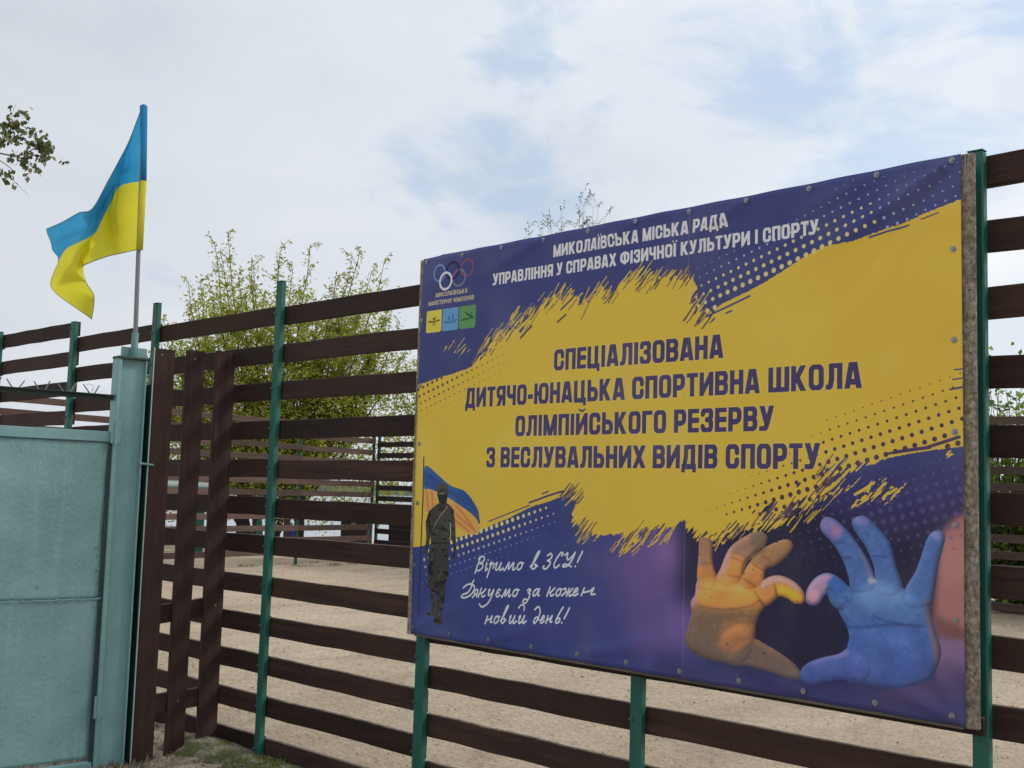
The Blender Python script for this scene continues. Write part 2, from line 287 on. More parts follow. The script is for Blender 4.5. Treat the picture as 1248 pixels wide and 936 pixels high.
# ---------------------------------------------------------------- banner print (drawn here with numpy)
BX0, BX1, BH = -35.0, 2530.0, 1715.0          # banner extent in millimetres
AW, AH = 2566, 1716                            # one texel per millimetre
HM = np.array([[10.921698337768706, 0.39652903330123673, -5846.580589554503],
               [1.4003661840917316, 7.156201302586582, -2988.8096610080274],
               [0.001489227728110852, 0.00018062054200942366, 1.0]])
def mm(pts, ox=0.0, oy=0.0, sc=1.0):           # tracing sheet -> millimetres on the banner
    p = np.asarray(pts, float).reshape(-1, 2)
    q = np.c_[ox + p[:, 0] / sc, oy + p[:, 1] / sc, np.ones(len(p))] @ HM.T
    return q[:, :2] / q[:, 2:] - [BX0, 0]
art = np.zeros((AH, AW, 3), np.float32)
rs = np.random.RandomState(7)
def fill(pts):                                 # even-odd polygon fill -> (mask, y0, x0)
    p = np.asarray(pts, float)
    x0, y0 = np.floor(p.min(0)).astype(int) - 1; x1, y1 = np.ceil(p.max(0)).astype(int) + 2
    w, h = x1 - x0, y1 - y0
    tg = np.zeros((h, w + 1), np.int32)
    for (ax, ay), (bx, by) in zip(p, np.roll(p, -1, 0)):
        if ay == by: continue
        if ay > by: ax, ay, bx, by = bx, by, ax, ay
        r = np.arange(math.ceil(ay - .5), math.ceil(by - .5))
        if len(r) == 0: continue
        xs = ax + (r + .5 - ay) * (bx - ax) / (by - ay)
        np.add.at(tg, (r - y0, np.clip(np.round(xs).astype(int) - x0, 0, w)), 1)
    return (np.cumsum(tg, 1)[:, :w] % 2).astype(np.float32), y0, x0
def place(m, y0, x0):                          # small mask -> full sheet
    out = np.zeros((AH, AW), np.float32); h, w = m.shape
    a, b, c, d = max(y0, 0), min(y0 + h, AH), max(x0, 0), min(x0 + w, AW)
    if a < b and c < d: out[a:b, c:d] = m[a - y0:b - y0, c - x0:d - x0]
    return out
def box1(a, r, ax):
    if r < 1: return a
    pad = [(0, 0)] * a.ndim; pad[ax] = (r + 1, r)
    c = np.cumsum(np.pad(a, pad, mode='edge'), ax, dtype=np.float64)
    n = a.shape[ax]
    hi = np.take(c, np.arange(2 * r + 1, 2 * r + 1 + n), ax); lo = np.take(c, np.arange(0, n), ax)
    return ((hi - lo) / (2 * r + 1)).astype(np.float32)
def blur(a, r):
    for _ in range(2): a = box1(box1(a, r, 0), r, 1)
    return a
def comp(mask, col, y0=0, x0=0):               # lay a colour through a mask
    h, w = mask.shape
    a, b, c, d = max(y0, 0), min(y0 + h, AH), max(x0, 0), min(x0 + w, AW)
    if a >= b or c >= d: return
    m = mask[a - y0:b - y0, c - x0:d - x0, None]
    col = np.asarray(col, np.float32)
    if col.ndim == 3: col = col[a - y0:b - y0, c - x0:d - x0]
    art[a:b, c:d] = art[a:b, c:d] * (1 - m) + col * m
def shape(pts, col, soft=0, al=1.0):
    m, y0, x0 = fill(pts)
    if soft:
        k = soft * 2 + 2
        m = blur(np.pad(m, k), soft); y0 -= k; x0 -= k
    comp(m * al, col, y0, x0)
def smooth(pts, n=6, closed=True):             # Catmull-Rom through traced points
    p = np.asarray(pts, float); N = len(p); out = []
    for i in range(N if closed else N - 1):
        if closed: a, b, c, d = p[i - 1], p[i], p[(i + 1) % N], p[(i + 2) % N]
        else: a, b, c, d = p[max(i - 1, 0)], p[i], p[i + 1], p[min(i + 2, N - 1)]
        for k in range(n):
            t = k / n
            out.append(.5 * (2 * b + (c - a) * t + (2 * a - 5 * b + 4 * c - d) * t * t + (3 * b - a - 3 * c + d) * t ** 3))
    if not closed: out.append(p[-1])
    return np.array(out)
def stroke(pts, r, mask=None, org=(0, 0)):     # thick polyline, max-composited into mask
    p = np.asarray(pts, float)
    for (ax, ay), (bx, by) in zip(p[:-1], p[1:]):
        x0 = max(int(min(ax, bx) - r - 2), 0); x1 = min(int(max(ax, bx) + r + 3), mask.shape[1])
        y0 = max(int(min(ay, by) - r - 2), 0); y1 = min(int(max(ay, by) + r + 3), mask.shape[0])
        if x0 >= x1 or y0 >= y1: continue
        yy, xx = np.mgrid[y0:y1, x0:x1] + .5
        dx, dy = bx - ax, by - ay; L = dx * dx + dy * dy + 1e-9
        t = np.clip(((xx - ax) * dx + (yy - ay) * dy) / L, 0, 1)
        dd = np.hypot(xx - ax - t * dx, yy - ay - t * dy)
        np.maximum(mask[y0:y1, x0:x1], np.clip(r + .5 - dd, 0, 1), out=mask[y0:y1, x0:x1])
def line(pts, r, col, soft=0, al=1.0):         # a drawn line straight onto the sheet
    p = np.asarray(pts, float); k = int(r + soft * 2 + 4)
    x0, y0 = (p.min(0) - k).astype(int); x1, y1 = (p.max(0) + k).astype(int)
    m = np.zeros((y1 - y0, x1 - x0), np.float32); stroke(p - [x0, y0], r, m)
    if soft: m = blur(m, soft)
    comp(m * al, col, y0, x0)
def gauss_noise(sx, sy, ang):                  # directional noise: long along ang (degrees, up-right), unit deviation
    n = rs.randn(AH, AW).astype(np.float32)
    fy = np.fft.fftfreq(AH)[:, None]; fx = np.fft.rfftfreq(AW)[None]
    a = math.radians(ang); u = fx * math.cos(a) - fy * math.sin(a); v = fx * math.sin(a) + fy * math.cos(a)
    o = np.fft.irfft2(np.fft.rfft2(n) * np.exp(-2 * math.pi ** 2 * ((u * sx) ** 2 + (v * sy) ** 2)), (AH, AW)).astype(np.float32)
    return o / o.std()
Yg, Xg = np.mgrid[0:AH, 0:AW].astype(np.float32)
def spot(px, py, rx, ry=None):                 # soft round weight centred at a traced point
    (cx, cy), = mm([(px, py)]); ry = ry or rx
    return np.exp(-(((Xg - cx) / rx) ** 2 + ((Yg - cy) / ry) ** 2))
BLUE, BLUE2, YEL = (51, 56, 98), (48, 56, 105), (177, 147, 54)
# -- ground colours
art[:] = BLUE
comp(np.clip((Yg - 1000) / 300, 0, 1) * .8, BLUE2)
comp(spot(640, 760, 500, 60) * .3, (66, 62, 105))
# photograph part, lower right: dark room, out-of-focus arms
Z6 = lambda p: mm(p, 820, 600, 3.373)
m, y0, x0 = fill(Z6([(60, 60), (1215, -20), (1215, 700), (1100, 780), (540, 800), (330, 740), (160, 690), (90, 430)]))
comp(blur(place(m, y0, x0), 40), (33, 31, 52))
m, y0, x0 = fill(Z6([(500, -60), (1215, -140), (1215, 120), (900, 160), (560, 40)]))
comp(blur(place(m, y0, x0), 50) * .8, (50, 48, 90))
comp(np.clip(spot(797, 690, 230, 250) * 1.2, 0, 1) * .85, (92, 72, 118))
comp(spot(818, 672, 90, 80) * .5, (120, 92, 140))
shape(Z6([(-170, 500), (0, 440), (95, 462), (120, 560), (60, 640), (20, 690), (-150, 660)]), (84, 70, 118), 55, .9)
shape(Z6([(-20, 450), (60, 450), (110, 500), (60, 640), (-20, 600)]), (98, 80, 128), 20, .6)
shape(Z6([(40, 60), (150, 60), (115, 440), (70, 458), (28, 425), (48, 250)]), (36, 33, 50), 42, .95)
shape(Z6([(-60, 660), (300, 760), (560, 790), (1300, 800), (1300, 1000), (-60, 960)]), (52, 51, 92), 22)
shape(smooth(Z6([(1115, 160), (1240, 120), (1240, 640), (1150, 610), (1085, 585), (1080, 470), (1095, 330)])), (138, 94, 90), 12)
shape(Z6([(1105, 230), (1240, 150), (1240, 330), (1100, 380)]), (158, 108, 106), 22, .5)
shape(Z6([(1080, 500), (1240, 580), (1240, 625), (1085, 600)]), (92, 62, 64), 9, .8)
shape(Z6([(1095, 592), (1240, 615), (1240, 740), (1110, 790), (1060, 700)]), (108, 86, 116), 9)
shape(Z6([(860, 820), (1120, 690), (1240, 730), (1240, 880), (860, 880)]), (72, 60, 92), 18, .8)
# -- yellow brush field
YP = [(500, 474), (531, 463), (555, 455.6), (577, 448), (583, 441.5), (594, 428.5), (604.7, 413), (620, 402), (639, 386), (654, 376), (671, 365), (695, 352.6), (704, 360), (707, 372), (724, 364.6), (734, 357), (755, 352), (770, 334), (777, 327), (787, 337), (787, 345), (801, 340.6), (823, 329), (835, 333), (847, 343), (852, 355), (844, 365), (844, 374), (854, 384), (888, 367), (916, 354), (944, 338), (972, 320), (994, 307), (1017, 299), (1042, 295), (1062, 286.6), (1098, 274), (1129, 261), (1171, 244), (1200, 232),
      (1200, 540), (1171, 545), (1129, 550), (1096, 556), (1072, 562), (1049, 564), (1030, 566), (1003, 573), (1009, 583), (1014, 600), (1004, 609), (987, 616), (970, 624), (951, 637), (937, 638), (914, 648), (903, 655), (886, 652), (864, 662), (850, 654), (844, 645), (842, 634), (816, 644), (791, 648), (778, 664), (765, 673), (757, 662), (765, 648), (739, 653), (719, 662), (706, 641), (698, 628), (706, 613), (698, 602), (673, 611), (650, 618), (624, 631), (598, 642), (583, 649), (559, 655), (523, 664), (490, 671)]
m, y0, x0 = fill(mm(YP)); F = place(m, y0, x0)
Fs = blur(F, 12); Fw = blur(F, 30)
st = gauss_noise(34, 2.6, 44); st2 = gauss_noise(9, 2.2, 44); fine = gauss_noise(2.2, 1.6, 20)
rough = np.zeros_like(F)
for px, py, rx in [(600, 415, 130), (630, 392, 120), (662, 372, 110), (700, 358, 110), (740, 358, 100), (780, 335, 110), (830, 335, 80), (852, 360, 50), (855, 385, 60), (560, 430, 80),
                   (1020, 590, 110), (1040, 575, 90), (985, 612, 110), (940, 635, 110), (890, 650, 100), (855, 645, 90), (790, 652, 80), (765, 662, 70), (720, 652, 60), (700, 600, 60), (704, 640, 50)]:
    rough = np.maximum(rough, spot(px, py, rx, rx * .62))
Fr = Fs * (1 - rough) + Fw * rough
yel = (Fr + rough * (st * .34 + st2 * .2) * (4 * Fw * (1 - Fw)) ** .5 + fine * .035 > .5).astype(np.float32)
# flecks thrown off the strokes
for px, py, rx, ry in [(560, 425, 95, 45), (583, 411, 30, 22), (1065, 600, 130, 60), (1040, 612, 55, 25), (1078, 592, 60, 18), (700, 596, 60, 30), (1160, 555, 45, 20), (880, 660, 90, 22)]:
    yel = np.maximum(yel, ((st * .8 + st2 * .6 + fine * .3) * spot(px, py, rx, ry) > 1.02).astype(np.float32))
for px, py, rx, ry in [(640, 400, 60, 40), (700, 385, 70, 40), (990, 590, 120, 60), (930, 620, 90, 40), (862, 390, 60, 20)]:
    yel = np.minimum(yel, 1 - ((st * .8 + st2 * .5) * spot(px, py, rx, ry) > 1.12).astype(np.float32))
comp(yel, YEL)
comp(yel * np.clip((Xg - 1500) / 1500, 0, 1) * .5, (160, 137, 54))
comp(yel * blur(np.abs(gauss_noise(120, 90, 0)), 6) * .10, (190, 158, 62))
# long thin dry-brush marks beside the edges
for p, r, c in [([(862, 386), (888, 374), (915, 361)], 3.5, BLUE), ([(1062, 290), (1085, 282), (1109, 275)], 3, BLUE), ([(1125, 268), (1146, 260)], 2, BLUE), ([(886, 382), (893, 379)], 3, BLUE),
                ([(1005, 590), (1024, 575)], 4, YEL), ([(1094, 551), (1130, 546), (1171, 533)], 5, (62, 50, 80)), ([(1085, 553), (1135, 546)], 4, (62, 50, 80)), ([(648, 613), (672, 604), (688, 599)], 4, (62, 56, 90)), ([(664, 602), (671, 599)], 3, (62, 56, 90)),
                ([(597, 636), (625, 625), (648, 616)], 2.5, (62, 56, 90)), ([(1165, 451), (1176, 450)], 2, BLUE), ([(1163, 463), (1176, 461)], 2, BLUE), ([(1160, 475), (1176, 472)], 3, BLUE),
                ([(1044, 603), (1056, 596), (1066, 589)], 5, YEL), ([(1085, 602), (1094, 596)], 4, YEL), ([(1046, 617), (1060, 608)], 3, YEL), ([(560, 430), (570, 420)], 2.5, (150, 135, 90)), ([(566, 416), (569, 412)], 2, (150, 135, 90)),
                ([(1020, 577), (1036, 562)], 5, YEL), ([(1028, 583), (1042, 566)], 4, YEL), ([(1007, 607), (1018, 590)], 6, YEL), ([(637, 412), (644, 404), (650, 398)], 5, (70, 55, 60)), ([(640, 393), (646, 385)], 4, BLUE), ([(686, 378), (700, 364), (706, 352)], 4, BLUE), ([(682, 393), (692, 384)], 4, (70, 55, 60))]:
    line(mm(p), r, c)
# random bristle streaks crossing the rough edges
for px_, py_, n_, sx_, sy_ in [(600, 418, 34, 26, 22), (635, 392, 30, 26, 18), (690, 368, 34, 34, 18), (745, 358, 26, 30, 12), (785, 338, 26, 26, 12), (830, 336, 14, 20, 8), (852, 380, 22, 14, 16), (1015, 590, 50, 34, 22), (960, 628, 34, 34, 14), (890, 648, 34, 34, 14), (800, 652, 26, 30, 10), (768, 662, 16, 14, 10), (715, 648, 16, 16, 10), (700, 602, 18, 12, 8), (1060, 598, 16, 26, 12)]:
    for _ in range(n_):
        x, y = rs.normal(px_, sx_ * .55), rs.normal(py_, sy_ * .6); (cx, cy), = mm([(x, y)]); ln = rs.uniform(10, 42); an = math.radians(rs.normal(47, 5)); dx, dy = math.cos(an) * ln, -math.sin(an) * ln
        iy, ix = int(np.clip(cy, 0, AH - 1)), int(np.clip(cx, 0, AW - 1)); inside = yel[iy, ix] > .5
        if abs(Fw[iy, ix] - .5) > .46: continue
        line([(cx - dx, cy - dy), (cx, cy + rs.uniform(-3, 3)), (cx + dx, cy + dy)], rs.uniform(1.2, 3.4), (64, 54, 74) if inside else YEL, 0, .9)
# -- halftone dots on a lattice turned fifteen degrees
def dots(org, x0, x1, y0, y1, rad, col, al=1.0, only=None):
    e1 = np.array([32.0, -9.2]); e2 = np.array([9.2, 32.0]); o = np.array(org) - [BX0, 0]
    for i in range(-90, 91):
        for j in range(-60, 61):
            c = o + i * e1 + j * e2
            if not (x0 - BX0 < c[0] < x1 - BX0 and y0 < c[1] < y1): continue
            r = rad(c[0] + BX0, c[1])
            if r < 1.4: continue
            if only is not None:
                iy, ix = int(np.clip(c[1], 0, AH - 1)), int(np.clip(c[0], 0, AW - 1))
                if only[iy, ix] < .5: continue
            k = col(c[0] + BX0, c[1]) if callable(col) else col
            line([c, c + [.01, 0]], r, k, 0, al)
cl = lambda v, a=0.0, b=1.0: max(a, min(b, v))
def lnmm(a, b):
    (x0, y0), (x1, y1) = mm([a, b]); x0 += BX0; x1 += BX0
    return lambda x: y0 + (x - x0) * (y1 - y0) / (x1 - x0)
e = lnmm((1003, 575), (1171, 545))
f2 = lnmm((880, 640), (1003, 590))
dots((2496.2, 822.6), 1480, 2560, 620, 1130, lambda x, y: 8.6 * cl(1.05 - abs((e(x) if x > 2060 else f2(x)) - y) / (120 + 150 * cl((x - 1600) / 800))) * cl((x - 1400) / 500, 0, 1), (66, 48, 62), 1, yel)
u = lnmm((860, 382), (1060, 288)); u2 = lnmm((1060, 288), (1171, 244))
ue = lambda x: u(x) if x < 2160 else u2(x)
dots((1864.7, 281.5), 1300, 2540, 20, 520, lambda x, y: 10.5 * cl(1.03 - (ue(x) - y) / (230 if x < 2100 else 260)) * cl(.35 + (x - 1400) / 420, .2, 1) * cl(1 - (x - 2050) / 520, .34, 1) if x > 1395 + (330 - y) * .6 - 120 else 0,
     lambda x, y: (176, 166, 110) if ue(x) - y < 110 and x < 2260 else (138, 136, 164), .95, 1 - yel)
l1 = lnmm((505, 478), (600, 440))
dots((266.9, 559.8), -60, 760, 480, 760, lambda x, y: 7.4 * cl(1.1 - (y - l1(x)) / 160) * cl(1.25 - x / 560, 0, 1), (70, 54, 62), 1, yel)
l2 = lnmm((505, 667), (698, 602))
dots((581.3, 1193.0), 40, 860, 1120, 1560, lambda x, y: 10.5 * cl(1.05 - (y - l2(x)) / (240 - 80 * cl((x - 400) / 400))) * cl(1 - (x - 600) / 480, .5, 1),
     lambda x, y: (176, 166, 112) if y - l2(x) < 70 else ((140, 138, 150) if y - l2(x) < 130 else (104, 106, 150)), 1, 1 - yel)
dots((2496.2, 822.6), 1900, 2560, 900, 1330, lambda x, y: 9 * cl(1.1 - abs(y - (e(x) + 170)) / 200) * cl((x - 1750) / 500, 0, 1), (78, 76, 118), .5, 1 - yel)
# -- condensed capitals, drawn as thick skeletons in a box one unit high
h = .093
def rr(x0, y0, x1, y1, r):
    o = []
    for cx, cy, a in ((x1 - r, y1 - r, 90), (x1 - r, y0 + r, 0), (x0 + r, y0 + r, -90), (x0 + r, y1 - r, -180)):
        o += [(cx + r * math.cos(math.radians(a - k)), cy + r * math.sin(math.radians(a - k))) for k in (0, 30, 60, 90)]
    return o + [o[0]]
def bowl(x0, y0, x1, y1, r): return [(x0, y1)] + [(x1 - r + r * math.cos(math.radians(a)), y1 - r + r * math.sin(math.radians(a))) for a in (90, 60, 30, 0)] + [(x1 - r + r * math.cos(math.radians(a)), y0 + r + r * math.sin(math.radians(a))) for a in (0, -30, -60, -90)] + [(x0, y0)]
tp, bt, W = 1 - .078, .078, .56
Rr = W - h
def V(x): return [(x, -.3), (x, 1.3)]
G = {
 'А': (.6, [[(.07, -.12), (.27, 1.12)], [(.53, -.12), (.33, 1.12)], [(.15, .25), (.45, .25)]]),
 'В': (W, [V(h), bowl(h, .52, Rr - .01, tp, .15), bowl(h, bt, Rr, .52, .16)]),
 'Г': (.46, [V(h), [(h, tp), (.6, tp)]]), 'Е': (.48, [V(h), [(h, tp), (.6, tp)], [(h, .51), (.43, .51)], [(h, bt), (.6, bt)]]),
 'Д': (.64, [[(.5, bt), (.5, 1.3)], [(.5, tp), (.2, tp)], [(.2, tp), (.19, .5), (.13, .08)], [(-.2, bt), (.9, bt)], [(.06, bt), (.06, -.2)], [(.58, bt), (.58, -.2)]]),
 'З': (.53, [[(.085, .76), (.085, .79), (.12, .88), (.2, tp), (.33, tp), (.41, .88), (.435, .8), (.435, .66), (.4, .56), (.33, .52), (.27, .52)], [(.33, .52), (.41, .47), (.44, .38), (.44, .22), (.41, .12), (.33, bt), (.2, bt), (.12, .12), (.085, .21), (.085, .24)]]),
 'И': (.6, [V(h), V(.6 - h), [(h, .08), (.6 - h, .92)]]), 'І': (.21, [V(.105)]), 'К': (.59, [V(h), [(.17, .42), (.53, 1.15)], [(.2, .6), (.53, -.15)]]),
 'Л': (.6, [V(.6 - h), [(.6 - h, tp), (.2, tp)], [(.21, tp), (.21, .4), (.17, .14), (.1, bt), (-.1, bt)]]),
 'М': (.74, [V(h), V(.74 - h), [(h, 1.05), (.37, -.02)], [(.74 - h, 1.05), (.37, -.02)]]), 'Н': (W, [V(h), V(Rr), [(h, .51), (Rr, .51)]]),
 'О': (W, [rr(h, bt, Rr, tp, .17)]), 'П': (W, [V(h), V(Rr), [(h, tp), (Rr, tp)]]), 'Р': (.54, [V(h), bowl(h, .4, .54 - h, tp, .17)]),
 'С': (W, [[(Rr, .66), (Rr, tp - .17)] + [(Rr - .17 + .17 * math.cos(a), tp - .17 + .17 * math.sin(a)) for a in (.5, 1., 1.57)] + [(h + .17 + .17 * math.cos(a), tp - .17 + .17 * math.sin(a)) for a in (1.57, 2.1, 2.6, 3.14)] + [(h + .17 + .17 * math.cos(a), bt + .17 + .17 * math.sin(a)) for a in (3.14, 3.7, 4.2, 4.71)] + [(Rr - .17 + .17 * math.cos(a), bt + .17 + .17 * math.sin(a)) for a in (4.71, 5.2, 5.8, 6.28)] + [(Rr, .35)]]),
 'Т': (.5, [V(.25), [(-.2, tp), (.8, tp)]]), 'У': (.57, [[(.06, 1.15), (.29, .3)], [(.51, 1.15), (.3, .25), (.25, .12), (.18, bt), (.05, bt)]]),
 'Ф': (.76, [V(.38), rr(h, .2, .76 - h, .86, .2)]), 'Х': (.58, [[(.02, -.15), (.56, 1.15)], [(.02, 1.15), (.56, -.15)]]),
 'Ц': (.64, [[(h, bt), (h, 1.3)], [(W - h, bt), (W - h, 1.3)], [(h, bt), (.7, bt)], [(.59, bt), (.59, -.2)]]), 'Ч': (.54, [[(h, 1.3), (h, .62), (.12, .5), (.2, .45), (.45, .45)], V(.54 - h)]),
 'Ш': (.82, [[(h, bt), (h, 1.3)], [(.41, bt), (.41, 1.3)], [(.82 - h, bt), (.82 - h, 1.3)], [(h, bt), (.82 - h, bt)]]), 'Ь': (.54, [V(h), bowl(h, bt, .54 - h, .56, .17)]),
 'Ю': (.82, [V(h), [(h, .51), (.35, .51)], rr(.35, bt, .82 - h, tp, .17)]), 'Я': (W, [V(Rr), [(W - x, y) for x, y in bowl(h, .44, Rr, tp, .17)], [(.3, .44), (.06, -.15)]]), '-': (.3, [[(.04, .38), (.26, .38)]])}
def word(txt, x0, x1, yb, cap, col, halo=None, wt=1.0):
    """one line of capitals between x0 and x1 (mm), baseline yb, letter height cap"""
    gap, sp = .075, .27; adv = 0; lay = []
    for ch in txt:
        if ch == ' ': adv += sp; continue
        g = {'Ї': 'І', 'Й': 'И'}.get(ch, ch); lay.append((ch, g, adv)); adv += G[g][0] + gap
    adv -= gap; sx = (x1 - x0) / adv
    K = 2; wpx, hpx = int((x1 - x0) * K) + 30, int(cap * 1.6 * K)
    M = np.zeros((hpx, wpx), np.float32); base = int(cap * 1.3 * K)
    for ch, g, a in lay:
        w, ps = G[g]; gw = int(w * sx * K) + 1; gx = int(a * sx * K) + 10
        loc = np.zeros((hpx, gw), np.float32)
        for p in ps: stroke([(x * sx * K, base - y * cap * K) for x, y in p], h * (cap * .6 + sx * .4) * K * wt, loc)
        loc[:base - int(cap * K)] = 0
        if g in 'ДЦ': loc[base + int(.17 * cap * K):] = 0
        else: loc[base:] = 0
        M[:, gx:gx + gw] = np.maximum(M[:, gx:gx + gw], loc[:, :max(0, min(gw, wpx - gx))])
        if ch == 'Ї':
            for q in (-.02, .23): stroke([((a + q) * sx * K + 10, base - 1.14 * cap * K)] * 2, .07 * cap * K, M)
        if ch == 'Й': stroke([((a + .16) * sx * K + 10, base - 1.17 * cap * K), ((a + .3) * sx * K + 10, base - 1.08 * cap * K), ((a + .44) * sx * K + 10, base - 1.17 * cap * K)], .045 * cap * K, M)
    M = M[:hpx // K * K, :wpx // K * K].reshape(hpx // K, K, wpx // K, K).mean((1, 3))
    yy, xx = int(yb - base / K), int(x0 - BX0 - 10 / K)
    if halo is not None: comp(np.clip(blur(M, 3) * 2.2, 0, 1) * .75, halo, yy, xx)
    comp(M, col, yy, xx)
WHT, NAVY, HALO = (176, 180, 188), (58, 50, 84), (182, 160, 92)
word('МИКОЛАЇВСЬКА МІСЬКА РАДА', 806, 1673, 100, 51, WHT, None, 1.1)
word('УПРАВЛІННЯ У СПРАВАХ ФІЗИЧНОЇ КУЛЬТУРИ І СПОРТУ', 447, 2040, 178, 51, WHT, None, 1.1)
word('СПЕЦІАЛІЗОВАНА', 829, 1657, 573, 86, NAVY, HALO, 1.14)
word('ДИТЯЧО-ЮНАЦЬКА СПОРТИВНА ШКОЛА', 293, 2199, 706, 86, NAVY, HALO, 1.14)
word('ОЛІМПІЙСЬКОГО РЕЗЕРВУ', 614, 1872, 837, 86, NAVY, HALO, 1.14)
word('З ВЕСЛУВАЛЬНИХ ВИДІВ СПОРТУ', 440, 2050, 967, 86, NAVY, HALO, 1.14)
# emblem: five rings, club name, three small pictograms
def ring(cx, cy, rx, ry, r, col, al=1.0, a0=0, a1=360):
    line([(cx - BX0 + rx * math.cos(math.radians(a)), cy + ry * math.sin(math.radians(a))) for a in range(a0, a1 + 1, 10)], r, col, 0, al)
ring(89, 81, 40, 37, 4.5, (84, 108, 156)); ring(277, 78, 42, 37, 5, (108, 54, 84)); ring(224, 118, 42, 37, 5, (86, 96, 108))
ring(180, 80, 41, 37, 6, (30, 28, 60)); ring(135, 123, 40, 38, 5.5, (196, 198, 206)); ring(224, 118, 42, 37, 4, (112, 70, 96), 1, 180, 260)
word('МИКОЛАЇВСЬКА', 68, 286, 192, 20, (170, 158, 118), None, .85)
word('МАЙСТЕРНЯ ЧЕМПІОНІВ', 18, 330, 227, 20, (170, 158, 118), None, .85)
for x0, x1, c in ((8, 116, (186, 160, 62)), (122, 230, (82, 124, 160)), (236, 344, (78, 118, 72))):
    shape(np.array([(x0 + (3 if k in (0, 7) else 0), y) for k, y in ((0, 251),)] + [(x1, 251), (x1, 346), (x1 - 7, 353), (x0 + 7, 353), (x0, 346), (x0, 258)]) - [BX0, 0], c)
P = lambda *q: np.array(q, float) - [BX0, 0]
line(P((22, 302), (62, 304), (102, 299)), 3, (84, 70, 40)); line(P((56, 288), (63, 296), (72, 286)), 4, (84, 70, 40)); line(P((50, 314), (64, 320), (76, 312)), 2.5, (110, 92, 44)); line(P((34, 297), (60, 309), (90, 296)), 2, (84, 70, 40))
line(P((134, 312), (178, 316), (222, 308)), 3, (46, 84, 132)); line(P((160, 306), (166, 288), (172, 306)), 3, (46, 84, 132)); line(P((188, 306), (192, 278), (200, 304)), 3, (46, 84, 132)); line(P((140, 318), (210, 318)), 2, (60, 100, 150))
line(P((252, 314), (290, 310), (332, 306)), 3.5, (30, 70, 36)); line(P((286, 288), (306, 296), (322, 304)), 4.5, (30, 70, 36)); line(P((272, 280), (300, 292)), 2, (30, 70, 36)); line(P((318, 284), (308, 300)), 2, (30, 70, 36))
